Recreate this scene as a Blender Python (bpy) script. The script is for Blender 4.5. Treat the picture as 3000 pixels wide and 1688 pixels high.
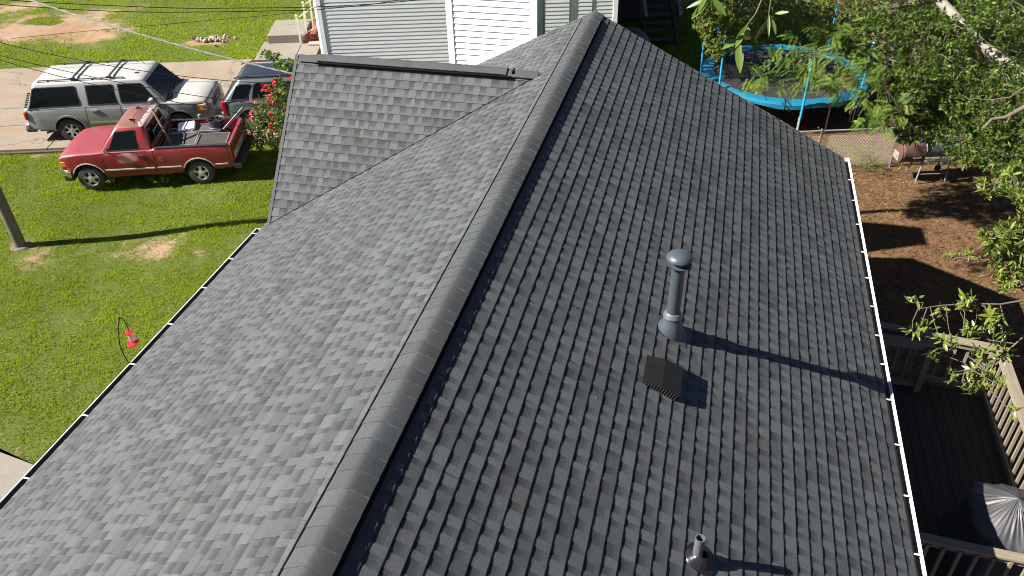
import bpy, math, random
import numpy as np
from mathutils import Vector, Matrix, Euler
random.seed(7)
rng = np.random.default_rng(7)
PI = math.pi
R_ = math.radians
scene = bpy.context.scene
for o in list(bpy.data.objects):
    bpy.data.objects.remove(o)
COL = scene.collection

# ------------------------------------------------------------------ camera
CAM_H = 10.9                      # drone height above the lawn
cam_d = bpy.data.cameras.new('camera')
cam = bpy.data.objects.new('camera', cam_d)
COL.objects.link(cam)
right = Vector((0.97048641, 0.2402757, -0.02058457))
up = Vector((-0.12555527, 0.57630619, 0.80753145))
fwd = Vector((-0.2058932, 0.7811138, -0.5894652))
m = Matrix((right, up, -fwd)).transposed().to_4x4()
m.translation = (0, 0, CAM_H)
cam.matrix_world = m
cam_d.sensor_width = 36
cam_d.lens = 2380.33 / 3000 * 36
cam_d.clip_start = 0.05
cam_d.clip_end = 600
scene.camera = cam

# ------------------------------------------------------------------ light
SUN_AZ = 66.0      # the light travels towards this compass angle (from +Y to +X)
SUN_EL = 38.7
world = bpy.data.worlds.new('World')
scene.world = world
world.use_nodes = True
wn = world.node_tree.nodes
wl = world.node_tree.links
bg = wn['Background']
sky = wn.new('ShaderNodeTexSky')
sky.sky_type = 'NISHITA'
sky.sun_disc = False
sky.sun_elevation = R_(SUN_EL)
sky.sun_rotation = R_(SUN_AZ + 180)
sky.air_density = 0.35
sky.dust_density = 0.2
wl.new(sky.outputs['Color'], bg.inputs['Color'])
bg.inputs['Strength'].default_value = 0.05
sd = bpy.data.lights.new('sun', 'SUN')
sd.energy = 5.0
sd.angle = R_(0.5)
sd.color = (1.0, 0.95, 0.87)
sun = bpy.data.objects.new('sun', sd)
COL.objects.link(sun)
ld = Vector((math.sin(R_(SUN_AZ)) * math.cos(R_(SUN_EL)), math.cos(R_(SUN_AZ)) * math.cos(R_(SUN_EL)), -math.sin(R_(SUN_EL))))
sun.rotation_euler = ld.to_track_quat('-Z', 'Y').to_euler()
sun.location = (-30, -15, 40)
vs = scene.view_settings
vs.view_transform = 'Standard'
vs.look = 'None'
vs.exposure = 1.75
vs.gamma = 1.0
vs.use_curve_mapping = False
scene.cycles.filter_width = 1.0

# ------------------------------------------------------------------ helpers
def tag(o, label=None, cat=None, group=None, kind=None):
    if label: o['label'] = label
    if cat: o['category'] = cat
    if group: o['group'] = group
    if kind: o['kind'] = kind
    return o

def empty(name, loc=(0, 0, 0), rz=0.0, label=None, cat=None, group=None, kind=None):
    o = bpy.data.objects.new(name, None)
    COL.objects.link(o)
    o.location = loc
    o.rotation_euler = (0, 0, rz)
    o.empty_display_size = 0.2
    return tag(o, label, cat, group, kind)

def link(name, me, parent=None, loc=None):
    o = bpy.data.objects.new(name, me)
    COL.objects.link(o)
    if parent is not None: o.parent = parent
    if loc is not None: o.location = loc
    return o

def copy_tree(o, parent=None):
    c = o.copy()
    COL.objects.link(c)
    c.parent = parent
    for ch in list(o.children):
        copy_tree(ch, c)
    return c

def frame_from(d):
    d = Vector(d).normalized()
    a = Vector((0, 0, 1)) if abs(d.z) < 0.92 else Vector((1, 0, 0))
    x = d.cross(a).normalized()
    y = d.cross(x).normalized()
    return x, y, d

class MB:
    """collects faces into one mesh"""
    def __init__(self):
        self.v = []; self.f = []; self.s = []; self.m = []; self.mi = 0; self.sh = 1.0
    def vert(self, p):
        self.v.append(tuple(p)); return len(self.v) - 1
    def face(self, idx, sh=None):
        self.f.append(tuple(idx)); self.s.append(self.sh if sh is None else sh); self.m.append(self.mi)
    def poly(self, pts, sh=None):
        b = len(self.v)
        self.v.extend(tuple(p) for p in pts)
        self.face(range(b, b + len(pts)), sh)
    def box(self, c, s, rz=0.0, M=None, sh=None):
        hx, hy, hz = s[0] / 2, s[1] / 2, s[2] / 2
        b = len(self.v)
        if M is None: M = Matrix.Rotation(rz, 3, 'Z')
        c = Vector(c)
        for x, y, z in ((-1,-1,-1),(1,-1,-1),(1,1,-1),(-1,1,-1),(-1,-1,1),(1,-1,1),(1,1,1),(-1,1,1)):
            self.v.append(tuple(c + M @ Vector((x*hx, y*hy, z*hz))))
        for q in ((0,3,2,1),(4,5,6,7),(0,1,5,4),(1,2,6,5),(2,3,7,6),(3,0,4,7)):
            self.face([b+i for i in q], sh)
    def bar(self, p0, p1, w, t, upv=(0,0,1), sh=None):
        """a square bar from p0 to p1; w across, t along upv"""
        p0 = Vector(p0); p1 = Vector(p1); d = (p1 - p0)
        L = d.length; d.normalize(); u = Vector(upv)
        x = d.cross(u)
        if x.length < 1e-5: x = d.cross(Vector((1,0,0)))
        x.normalize(); z = x.cross(d).normalized()
        M = Matrix((x, d, z)).transposed()
        self.box((p0+p1)/2, (w, L, t), M=M, sh=sh)
    def tube(self, pts, r, n=8, cap=True, sh=None):
        pts = [Vector(p) for p in pts]
        k = len(pts)
        rs = r if hasattr(r, '__len__') else [r]*k
        rings = []
        x = None
        for i, p in enumerate(pts):
            d = (pts[min(i+1,k-1)] - pts[max(i-1,0)])
            if d.length < 1e-9: d = Vector((0,0,1))
            d.normalize()
            if x is None: x, y, _ = frame_from(d)
            else:
                x = (x - d*x.dot(d)).normalized()
            y = d.cross(x)
            b = len(self.v)
            for j in range(n):
                a = 2*PI*j/n
                self.v.append(tuple(p + (x*math.cos(a)+y*math.sin(a))*rs[i]))
            rings.append(b)
        for i in range(k-1):
            a, b = rings[i], rings[i+1]
            for j in range(n):
                self.face((a+j, a+(j+1)%n, b+(j+1)%n, b+j), sh)
        if cap:
            self.face([rings[0]+j for j in reversed(range(n))], sh)
            self.face([rings[-1]+j for j in range(n)], sh)
    def lathe(self, prof, n=20, o=(0,0,0), M=None, sh=None):
        """prof: list of (r, h) turned about local z"""
        o = Vector(o)
        if M is None: M = Matrix.Identity(3)
        rings = []
        for r, h in prof:
            b = len(self.v)
            for j in range(n):
                a = 2*PI*j/n
                self.v.append(tuple(o + M @ Vector((r*math.cos(a), r*math.sin(a), h))))
            rings.append(b)
        for a, b in zip(rings[:-1], rings[1:]):
            for j in range(n):
                self.face((a+j, a+(j+1)%n, b+(j+1)%n, b+j), sh)
    def disc(self, r, o, M=None, n=20, sh=None):
        o = Vector(o)
        if M is None: M = Matrix.Identity(3)
        self.poly([o + M @ Vector((r*math.cos(2*PI*j/n), r*math.sin(2*PI*j/n), 0)) for j in range(n)], sh)
    def mesh(self, name, mats, smooth=None, shade=False):
        me = bpy.data.meshes.new(name)
        me.from_pydata(self.v, [], self.f)
        if not isinstance(mats, (list, tuple)): mats = [mats]
        for mt in mats: me.materials.append(mt)
        if any(self.m): me.polygons.foreach_set('material_index', np.array(self.m, np.int32))
        if shade:
            at = me.attributes.new('shade', 'FLOAT', 'FACE')
            at.data.foreach_set('value', np.array(self.s, np.float32))
        if smooth is not None:
            me.polygons.foreach_set('use_smooth', np.ones(len(self.f), bool))
            me.set_sharp_from_angle(angle=R_(smooth))
        me.update()
        return me
    def build(self, name, mats, parent=None, smooth=None, loc=None, shade=False, bevel=0):
        o = link(name, self.mesh(name, mats, smooth, shade), parent, loc)
        if bevel:
            md = o.modifiers.new('bevel', 'BEVEL'); md.width = bevel; md.segments = 2; md.limit_method = 'ANGLE'
        return o

def mesh_np(name, v, f, mat, shade=None, smooth=False):
    me = bpy.data.meshes.new(name)
    v = np.ascontiguousarray(v, np.float32); f = np.ascontiguousarray(f, np.int32)
    nf, k = f.shape
    me.vertices.add(len(v)); me.vertices.foreach_set('co', v.ravel())
    me.loops.add(nf*k); me.loops.foreach_set('vertex_index', f.ravel())
    me.polygons.add(nf)
    me.polygons.foreach_set('loop_start', np.arange(0, nf*k, k, dtype=np.int32))
    if smooth: me.polygons.foreach_set('use_smooth', np.ones(nf, bool))
    me.materials.append(mat)
    if shade is not None:
        at = me.attributes.new('shade', 'FLOAT', 'FACE')
        at.data.foreach_set('value', np.ascontiguousarray(shade, np.float32))
    me.update(calc_edges=True)
    me.validate()
    return me

# ------------------------------------------------------------------ materials
def newmat(name):
    mt = bpy.data.materials.new(name)
    mt.use_nodes = True
    nt = mt.node_tree
    return mt, nt, nt.nodes['Principled BSDF']

def N(nt, typ, **kw):
    n = nt.nodes.new(typ)
    for k, v in kw.items():
        setattr(n, k, v)
    return n

def noise(nt, scale, detail=4, rough=0.6, coord='Object', vec=None, stretch=None):
    n = nt.nodes.new('ShaderNodeTexNoise')
    n.inputs['Scale'].default_value = scale
    n.inputs['Detail'].default_value = detail
    n.inputs['Roughness'].default_value = rough
    if vec is None:
        if coord == 'World': vec = nt.nodes.new('ShaderNodeNewGeometry').outputs['Position']
        else: vec = nt.nodes.new('ShaderNodeTexCoord').outputs[coord]
    if stretch is not None:
        mp = nt.nodes.new('ShaderNodeMapping'); mp.inputs['Scale'].default_value = stretch
        nt.links.new(vec, mp.inputs['Vector']); vec = mp.outputs['Vector']
    nt.links.new(vec, n.inputs['Vector'])
    return n

def wpos(nt):
    return nt.nodes.new('ShaderNodeNewGeometry').outputs['Position']

def ramp(nt, fac, stops):
    r = nt.nodes.new('ShaderNodeValToRGB')
    while len(r.color_ramp.elements) < len(stops): r.color_ramp.elements.new(0.5)
    for e, (p, c) in zip(r.color_ramp.elements, stops):
        e.position = p
        e.color = (c, c, c, 1) if isinstance(c, (int, float)) else (c[0], c[1], c[2], 1)
    nt.links.new(fac, r.inputs['Fac'])
    return r.outputs['Color']

def mixc(nt, fac, a, b, mode='MIX'):
    x = nt.nodes.new('ShaderNodeMix'); x.data_type = 'RGBA'; x.blend_type = mode
    for sock, val in ((x.inputs[0], fac), (x.inputs[6], a), (x.inputs[7], b)):
        if hasattr(val, 'links') or hasattr(val, 'is_linked'): nt.links.new(val, sock)
        elif isinstance(val, (int, float)): sock.default_value = val if sock == x.inputs[0] else (val, val, val, 1)
        else: sock.default_value = (val[0], val[1], val[2], 1)
    return x.outputs[2]

def math_(nt, op, a, b=0.5):
    x = nt.nodes.new('ShaderNodeMath'); x.operation = op
    for s, v in ((x.inputs[0], a), (x.inputs[1], b)):
        if hasattr(v, 'is_linked'): nt.links.new(v, s)
        else: s.default_value = v
    return x.outputs[0]

def bump(nt, bsdf, h, strength=0.3, dist=0.01):
    b = nt.nodes.new('ShaderNodeBump')
    b.inputs['Strength'].default_value = strength; b.inputs['Distance'].default_value = dist
    nt.links.new(h, b.inputs['Height']); nt.links.new(b.outputs['Normal'], bsdf.inputs['Normal'])

def mat(name, col, rough=0.6, metal=0.0, var=0.15, scale=8, bmp=0.0, bscale=60, spec=0.5, coat=0.0):
    mt, nt, b = newmat(name)
    b.inputs['Roughness'].default_value = rough
    b.inputs['Metallic'].default_value = metal
    b.inputs['Specular IOR Level'].default_value = spec
    if coat: b.inputs['Coat Weight'].default_value = coat; b.inputs['Coat Roughness'].default_value = 0.08
    if var:
        n = noise(nt, scale)
        c = ramp(nt, n.outputs['Fac'], [(0.25, [x*(1-var) for x in col]), (0.75, [min(1, x*(1+var)) for x in col])])
        nt.links.new(c, b.inputs['Base Color'])
    else: b.inputs['Base Color'].default_value = (*col, 1)
    if bmp:
        n2 = noise(nt, bscale); bump(nt, b, n2.outputs['Fac'], bmp)
    return mt

def shade_attr(nt):
    a = nt.nodes.new('ShaderNodeAttribute'); a.attribute_name = 'shade'
    return a.outputs['Fac']

def leafmat(name, dark, light, trans=0.35, rough=0.45, spec=0.5):
    """leaf: colour runs from dark to light by the face's own shade value"""
    mt, nt, b = newmat(name)
    c = ramp(nt, shade_attr(nt), [(0.0, dark), (1.0, light)])
    nt.links.new(c, b.inputs['Base Color'])
    b.inputs['Roughness'].default_value = rough
    b.inputs['Specular IOR Level'].default_value = spec
    t = nt.nodes.new('ShaderNodeBsdfTranslucent')
    nt.links.new(mixc(nt, 0.5, c, (light[0]*1.5, light[1]*1.5, light[2]*0.6)), t.inputs['Color'])
    mx = nt.nodes.new('ShaderNodeMixShader'); mx.inputs[0].default_value = trans
    nt.links.new(b.outputs[0], mx.inputs[1]); nt.links.new(t.outputs[0], mx.inputs[2])
    nt.links.new(mx.outputs[0], nt.nodes['Material Output'].inputs['Surface'])
    return mt
# ================================================================== GROUND
DIRT_SPOTS = [  # x, y, radius, strength : bare earth in the lawn
    (-27.3, 28.6, 2.0, 1.0), (-28.6, 27.6, 1.6, 1.0), (-25.6, 28.3, 1.5, .95), (-26.6, 30.5, 1.0, .7), (-24.6, 28.6, 1.0, .7),
    (-25.4, 31.4, .9, .5), (-31.0, 30.6, 1.2, .8), (-29.6, 27.0, 1.3, .8), (-19.6, 28.2, .55, .95), (-20.2, 27.9, .45, .8),
    (-13.0, 14.3, .75, .62), (-12.0, 14.35, .6, .5), (-9.8, 15.2, .9, .6), (-9.1, 14.6, .6, .45), (-15.5, 13.2, .55, .65), (-16.2, 13.6, .4, .6), (-14.4, 13.8, .5, .4),
    (-8.6, 8.7, .6, .95), (-7.9, 9.2, .8, .95), (-9.4, 8.4, .35, .45), (-7.6, 9.6, .5, .5),
    (-13.0, 11.2, .5, .3), (-11.2, 12.1, .5, .3), (-12.3, 9.9, .4, .35), (-10.4, 10.3, .35, .3), (-13.6, 8.9, .4, .3), (-15, 10.2, .5, .3),
    (-11.3, 7.65, .4, .45), (-12.0, 7.85, .4, .45), (-10.6, 7.5, .35, .45),
]
ga, gn = math.cos(R_(17)), math.sin(R_(17))
def drive_uv(x, y):
    """along and across the driveway (u along, v across from its near edge)"""
    dx, dy = x + 19.75, y - 18.22
    return dx*ga + dy*gn, -dx*gn + dy*ga

def ground_z(x, y):
    u, v = drive_uv(x, y)
    flat = np.clip(1 - np.abs(v-3.4)/8, 0, 1)
    return (0.05*np.sin(x*0.5+1)*np.sin(y*0.43) + 0.03*np.sin(x*1.3+y*0.7))*(1-flat) - 0.05

def make_ground():
    mt, nt, b = newmat('ground_soil')
    P = wpos(nt)
    big = noise(nt, 0.35, 3, vec=P); mid = noise(nt, 1.7, 5, 0.65, vec=P); fine = noise(nt, 14, 5, 0.7, vec=P); vf = noise(nt, 70, 3, 0.7, vec=P)
    grass = mixc(nt, math_(nt, 'MULTIPLY', big.outputs['Fac'], 1.0),
                 ramp(nt, fine.outputs['Fac'], [(0.25, (.040, .065, .010)), (0.75, (.09, .13, .018))]),
                 ramp(nt, fine.outputs['Fac'], [(0.25, (.065, .075, .016)), (0.75, (.13, .145, .03))]))
    dirt = ramp(nt, fine.outputs['Fac'], [(0.2, (.13, .082, .05)), (0.5, (.21, .138, .085)), (0.8, (.30, .22, .15))])
    dirt = mixc(nt, ramp(nt, mid.outputs['Fac'], [(.42, 0), (.62, .75)]), dirt, (.30, .175, .10))
    dirt = mixc(nt, ramp(nt, big.outputs['Fac'], [(.45, 0), (.7, .6)]), dirt, (.34, .27, .20))
    dirt = mixc(nt, ramp(nt, vf.outputs['Fac'], [(.6, 0), (.72, .6)]), dirt, (.09, .06, .035))
    straw = mixc(nt, math_(nt, 'MULTIPLY', vf.outputs['Fac'], 0.9),
                 ramp(nt, mid.outputs['Fac'], [(0.25, (.07, .038, .02)), (0.55, (.155, .082, .044)), (0.8, (.22, .13, .075))]),
                 ramp(nt, fine.outputs['Fac'], [(0.2, (.045, .025, .014)), (0.5, (.12, .07, .036)), (0.85, (.24, .16, .085))]))
    # masks painted on the vertices: 0 lawn, 1 pine straw ; dirt spots
    am = nt.nodes.new('ShaderNodeAttribute'); am.attribute_name = 'straw'
    ad = nt.nodes.new('ShaderNodeAttribute'); ad.attribute_name = 'bare'
    wob = math_(nt, 'ADD', math_(nt, 'MULTIPLY', math_(nt, 'SUBTRACT', mid.outputs['Fac'], 0.5), 1.1), math_(nt, 'MULTIPLY', math_(nt, 'SUBTRACT', fine.outputs['Fac'], .5), .7))
    sm = ramp(nt, math_(nt, 'ADD', am.outputs['Fac'], wob), [(0.4, 0), (0.6, 1)])
    dm = ramp(nt, math_(nt, 'ADD', ad.outputs['Fac'], wob), [(0.36, 0), (0.62, 1)])
    c = mixc(nt, dm, mixc(nt, sm, grass, straw), dirt)
    nt.links.new(c, b.inputs['Base Color'])
    b.inputs['Roughness'].default_value = 0.95
    b.inputs['Specular IOR Level'].default_value = 0.15
    bump(nt, b, math_(nt, 'ADD', fine.outputs['Fac'], math_(nt, 'MULTIPLY', vf.outputs['Fac'], 0.6)), 0.7, 0.05)
    # fine grid near, coarse skirt to the horizon
    xs = np.concatenate([[-400, -200, -90, -55], np.arange(-42, 26.1, 0.4), [40, 80, 200, 400]])
    ys = np.concatenate([[-200, -60, -20], np.arange(-6, 46.1, 0.4), [60, 90, 200, 500]])
    X, Y = np.meshgrid(xs, ys)
    Z = ground_z(X, Y)
    u, v = drive_uv(X, Y)
    V = np.stack([X, Y, Z], -1).reshape(-1, 3)
    ny, nx = X.shape
    i = np.arange(ny-1)[:, None]*nx + np.arange(nx-1)[None]
    F = np.stack([i, i+1, i+nx+1, i+nx], -1).reshape(-1, 4)
    me = mesh_np('ground', V, F, mt, smooth=True)
    st = np.clip((X - 0.3 - 0.0*Y)/1.2, 0, 1)
    st = np.where(Y > 27, np.clip((X - 3.0)/2.5, 0, 1), st)
    st = np.where((Y > 23) & (Y <= 27), np.clip((X - 1.2)/2.0, 0, 1), st)
    # sunny grassy patch behind the trampoline
    st = st*(1 - 0.75*np.exp(-((X-3.2)**2/5 + (Y-31.5)**2/5)))
    bare = np.zeros_like(X)
    for x, y, r, s in DIRT_SPOTS:
        bare = np.maximum(bare, s*np.exp(-(((X-x)/r)**2*0.5 + ((Y-y)/r)**2*0.9)))
    bare = np.where(np.hypot((X+28.2)/.8, (Y-29.1)/.55) < 1, 0.0, bare)
    edge = np.exp(-((v+0.25)/0.25)**2)*0.6*(u < 6)
    bare = np.maximum(bare, edge)
    # worn earth beside the neighbour's steps
    bare = np.maximum(bare, np.exp(-((X+15.0)**2/1.2 + (Y-27.9)**2/.25)))
    for nm, arr in (('straw', st), ('bare', bare)):
        at = me.attributes.new(nm, 'FLOAT', 'POINT'); at.data.foreach_set('value', arr.astype(np.float32).ravel())
    o = link('ground', me); tag(o, kind='structure')
    return X, Y, st, bare

GX, GY, G_ST, G_BARE = make_ground()

def bare_at(x, y):
    v = np.zeros_like(x)
    for sx, sy, r, s in DIRT_SPOTS:
        v = np.maximum(v, s*np.exp(-(((x-sx)/r)**2*0.5 + ((y-sy)/r)**2*0.9)))
    return v

# driveway: concrete slabs with open joints
concrete = None
def make_concrete(name, base, rust=0.5):
    mt, nt, b = newmat(name)
    P = wpos(nt)
    a = noise(nt, 0.5, 4, vec=P); c = noise(nt, 6, 6, 0.7, vec=P); f = noise(nt, 90, 3, vec=P)
    stain = noise(nt, 0.9, 5, 0.6, vec=P)
    col = mixc(nt, 0.35, ramp(nt, a.outputs['Fac'], [(0.3, [x*.82 for x in base]), (0.7, [x*1.12 for x in base])]),
               ramp(nt, c.outputs['Fac'], [(0.3, [x*.75 for x in base]), (0.7, [x*1.2 for x in base])]))
    col = mixc(nt, math_(nt, 'MULTIPLY', ramp(nt, stain.outputs['Fac'], [(0.52, 0), (0.72, 1)]), rust), col, (.21, .125, .07))
    col = mixc(nt, math_(nt, 'MULTIPLY', ramp(nt, f.outputs['Fac'], [(0.55, 0), (0.75, 1)]), .3), col, [x*.55 for x in base])
    oil = noise(nt, 0.55, 3, .5, vec=P)
    col = mixc(nt, math_(nt, 'MULTIPLY', ramp(nt, oil.outputs['Fac'], [(.62, 0), (.70, 1)]), .35), col, [x*.45 for x in base])
    vo = nt.nodes.new('ShaderNodeTexVoronoi'); vo.feature = 'DISTANCE_TO_EDGE'; vo.inputs['Scale'].default_value = .28
    wv = nt.nodes.new('ShaderNodeVectorMath'); wv.operation = 'ADD'
    nt.links.new(P, wv.inputs[0]); nt.links.new(noise(nt, 1.3, 4, .6, vec=P).outputs['Color'], wv.inputs[1]); nt.links.new(wv.outputs[0], vo.inputs['Vector'])
    col = mixc(nt, ramp(nt, vo.outputs['Distance'], [(.0, .75), (.006, 0)]), col, (.05, .035, .025))
    nt.links.new(col, b.inputs['Base Color'])
    b.inputs['Roughness'].default_value = 0.9
    b.inputs['Specular IOR Level'].default_value = 0.25
    bump(nt, b, f.outputs['Fac'], 0.25, 0.01)
    return mt
concrete = make_concrete('concrete_drive', (.20, .165, .125), 0.75)
concrete_pale = make_concrete('concrete_pale', (.175, .158, .13), 0.3)
aggregate = make_concrete('aggregate_walk', (.18, .162, .14), 0.2)
joint_m = mat('joint_dirt', (.06, .04, .025), .95, var=.3)

drive = empty('driveway', (-19.75, 18.22, 0), R_(17), kind='structure')
seg = [(-24, -17.9), (-17.88, -11.7), (-11.68, -5.7), (-5.68, 0.42), (0.44, 5.2), (5.22, 9.6), (9.62, 14.0)]
mb = MB(); mb.box((-5, 3.55, -0.03), (38, 7.3, 0.05)); mb.build('joint_bed', joint_m, drive)
for a, c in seg:
    for v0, v1 in ((0, 3.2), (3.22, 7.0 if a < 4 else 6.8)):
        mb = MB(); mb.box(((a+c)/2, (v0+v1)/2, 0.005), (c-a-.015, v1-v0-.01, 0.11))
        mb.build('concrete_slab', concrete, drive)
# narrow walk from the drive to the neighbour's steps, and the raised pad
wk = empty('front_walk', (-16.25, 27.1, 0), R_(17), kind='structure')
mb = MB(); mb.box((0.1, 0.4, 0.012), (1.5, 2.0, 0.1)); mb.build('concrete_slab', concrete_pale, wk)
mb = MB(); mb.box((1.25, 0.55, 0.004), (0.75, 1.6, 0.1)); mb.build('concrete_slab', concrete_pale, wk)
pad = empty('concrete_pad', (-16.6, 29.2, 0), R_(17), kind='structure')
mb = MB(); mb.box((0, 0, 0.17), (1.45, 1.9, 0.42)); mb.build('concrete_slab', concrete_pale, pad, bevel=.02)
# the walk by the near corner of the house
mb = MB()
mb.poly([(-14.5, 8.0, -.02), (-14.5, 3, -.02), (-7.5, 3, -.02), (-7.5, 7.0, -.02), (-9.2, 7.2, -.02), (-10.9, 7.46, -.02), (-12.2, 7.75, -.02)][::1])
mb.poly([(-14.5, 8.0, -.2), (-12.2, 7.75, -.2), (-10.9, 7.46, -.2), (-9.2, 7.2, -.2), (-7.5, 7.0, -.2), (-7.5, 7.0, -.02), (-9.2, 7.2, -.02), (-10.9, 7.46, -.02), (-12.2, 7.75, -.02), (-14.5, 8.0, -.02)])
o = mb.build('walkway', aggregate); tag(o, kind='structure')

# ------------------------------------------------------------------ lawn blades
lawn_m = leafmat('lawn_blade', (.035, .075, .007), (.255, .325, .018), 0.33, 0.8, 0.1)
def vnoise(x, y, sc, seed):
    g = np.random.default_rng(seed).uniform(-1, 1, (256, 256))
    fx, fy = x/sc, y/sc; ix, iy = np.floor(fx).astype(int), np.floor(fy).astype(int); tx, ty = fx-ix, fy-iy
    tx, ty = tx*tx*(3-2*tx), ty*ty*(3-2*ty)
    G = lambda i, j: g[i % 256, j % 256]
    return (G(ix, iy)*(1-tx)+G(ix+1, iy)*tx)*(1-ty) + (G(ix, iy+1)*(1-tx)+G(ix+1, iy+1)*tx)*ty
def blades(n, x0, x1, y0, y1, h, w, keep, hue=None):
    x = rng.uniform(x0, x1, n); y = rng.uniform(y0, y1, n)
    k = keep(x, y); x = x[k]; y = y[k]; n = len(x)
    ang = rng.uniform(0, 2*PI, n); lean = rng.uniform(0, 0.9, n)
    hh = h*rng.uniform(.5, 1.3, n); ww = w*rng.uniform(.6, 1.4, n)
    dx, dy = np.cos(ang), np.sin(ang)
    la = rng.uniform(0, 2*PI, n)
    z0 = ground_z(x, y) - .008
    base = np.stack([x, y, z0], -1)
    A = base + np.stack([dx*ww, dy*ww, 0*z0], -1)
    B = base - np.stack([dx*ww, dy*ww, 0*z0], -1)
    T = base + np.stack([np.cos(la)*hh*lean, np.sin(la)*hh*lean, hh+.008], -1)
    V = np.concatenate([A, B, T]).astype(np.float32)
    i = np.arange(n); F = np.stack([i, i+n, i+2*n], -1)
    g = vnoise(x, y, 1.7, 1)*.5 + vnoise(x, y, .55, 2)*.7 + vnoise(x, y, .22, 3)*.8
    s = np.clip(.50 + .36*g + rng.normal(0, .16, n), 0, 1)
    V[2*n:, 2] += np.clip(g, -1, 1)*h*.5
    far = np.clip((y-19)/5, 0, 1)
    s = np.clip(s + .14*far - .02, 0, 1)
    return V, F, s
def not_paved(x, y):
    u, v = drive_uv(x, y)
    paved = (v > -0.05 + .08*np.sin(u*5)) & (v < 6.9) & (u < 14)
    b = bare_at(x, y)
    tuft = np.hypot((x+28.2)/.8, (y-29.1)/.55) < 1
    walk = (y < 7.46 - .2*(x+10.9) + .06*np.sin(x*9))
    padd = (np.abs((x+16.6)*ga+(y-29.2)*gn) < .75) & (np.abs(-(x+16.6)*gn+(y-29.2)*ga) < 1)
    wk_ = (np.abs((x+16.15)*ga+(y-27.4)*gn) < .8) & (np.abs(-(x+16.15)*gn+(y-27.4)*ga) < 1.0)
    house = (x > -6.9) & (y < 14)
    th = vnoise(x, y, 1.3, 5) + .9*vnoise(x, y, .5, 6) + .6*vnoise(x, y, .2, 7)
    dens = 0.90 + .42*th
    return ~paved & ~walk & ~padd & ~wk_ & ~house & ((rng.uniform(0, 1, len(x)) > (b + (.45*vnoise(x, y, .5, 11) + .3*vnoise(x, y, .18, 12))*np.clip(b*3, 0, 1))*1.45) | tuft) & (rng.uniform(0, 1, len(x)) < dens)
Vs, Fs, Ss = [], [], []
off = 0
for args in ((330000, -21, -6.5, 6.2, 21, .046, .011), (190000, -34, -9, 21, 37, .065, .016), (60000, -34, -20, 10, 24, .06, .016)):
    V, F, s = blades(*args[:1], *args[1:5], args[5], args[6], not_paved)
    Vs.append(V); Fs.append(F+off); Ss.append(s); off += len(V)
o = link('lawn_grass', mesh_np('lawn_grass', np.concatenate(Vs), np.concatenate(Fs), lawn_m, np.concatenate(Ss)))
tag(o, 'short sunlit lawn grass around the parked vehicles and front yard', kind='stuff')
# thin grass in the back yard
def back_keep(x, y):
    t = np.exp(-((x-3.2)**2/6 + (y-31.5)**2/6)) + .95*(x < 0.9)*(y > 24) + .5*np.exp(-((x-3.8)**2/.4 + (y-22.6)**2/.3)) + .35*np.exp(-((x-5)**2/4+(y-23.2)**2/1.2)) + .04
    return rng.uniform(0, 1, len(x)) < t
V, F, s = blades(90000, -3, 12, 15, 36, .10, .014, back_keep)
o = link('sparse_grass', mesh_np('sparse_grass', V, F, lawn_m, s*.8))
tag(o, 'thin grass growing through the pine straw of the back yard', kind='stuff')
# pine straw and fallen leaves
straw_m = leafmat('straw', (.09, .043, .02), (.27, .175, .095), 0.1, 0.8, 0.2)
n = 60000
x = rng.uniform(2.2, 13, n); y = rng.uniform(11, 33, n)
ang = rng.uniform(0, PI, n); L = rng.uniform(.04, .12, n); w = rng.uniform(.003, .007, n)
big = rng.uniform(0, 1, n) < .012
L = np.where(big, .05, L); w = np.where(big, .02, w)
z = ground_z(x, y) + rng.uniform(.0, .02, n)
dx, dy = np.cos(ang)*L, np.sin(ang)*L; px, py = -np.sin(ang)*w, np.cos(ang)*w
tz = rng.uniform(-.02, .04, n)
V = np.concatenate([np.stack([x-dx, y-dy, z], -1), np.stack([x+px, y+py, z+.012], -1), np.stack([x+dx, y+dy, z+tz], -1), np.stack([x-px, y-py, z], -1)])
i = np.arange(n); F = np.stack([i, i+n, i+2*n, i+3*n], -1)
o = link('pine_straw', mesh_np('pine_straw', V, F, straw_m, np.where(big, rng.uniform(.6, 1, n), rng.uniform(0, .8, n))))
tag(o, 'brown pine straw and fallen leaves littering the back yard', kind='stuff')
# ================================================================== OUR HOUSE
RX, RZ = -2.155, 6.335           # ridge line (runs along Y)
A_ = R_(27.22); CA, SA = math.cos(A_), math.sin(A_)
SE = 5.264                       # slope length ridge to eave
YE = 14.464                      # far rake
Y0 = -0.5                        # near end (behind the camera)
EZ = RZ - SE*SA; XR = RX + SE*CA; XL = RX - SE*CA
GY_, GZ_ = 11.93, 6.15           # cross-gable ridge (runs along X)
G_ = R_(48.55); CG, SG = math.cos(G_), math.sin(G_)
GS = (GZ_ - EZ)/SG; GXL = -6.76; GYF = GY_ - GS*CG; GYB = GY_ + GS*CG
EXPO = 0.1429

house = empty('house', (RX, 6, 0), 0, 'house with charcoal shingle roof, ridge vent and white gutters in the foreground', 'house')
hp = Vector((RX, 6, 0))
def hlink(o): o.location = o.location - hp; return o

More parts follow.
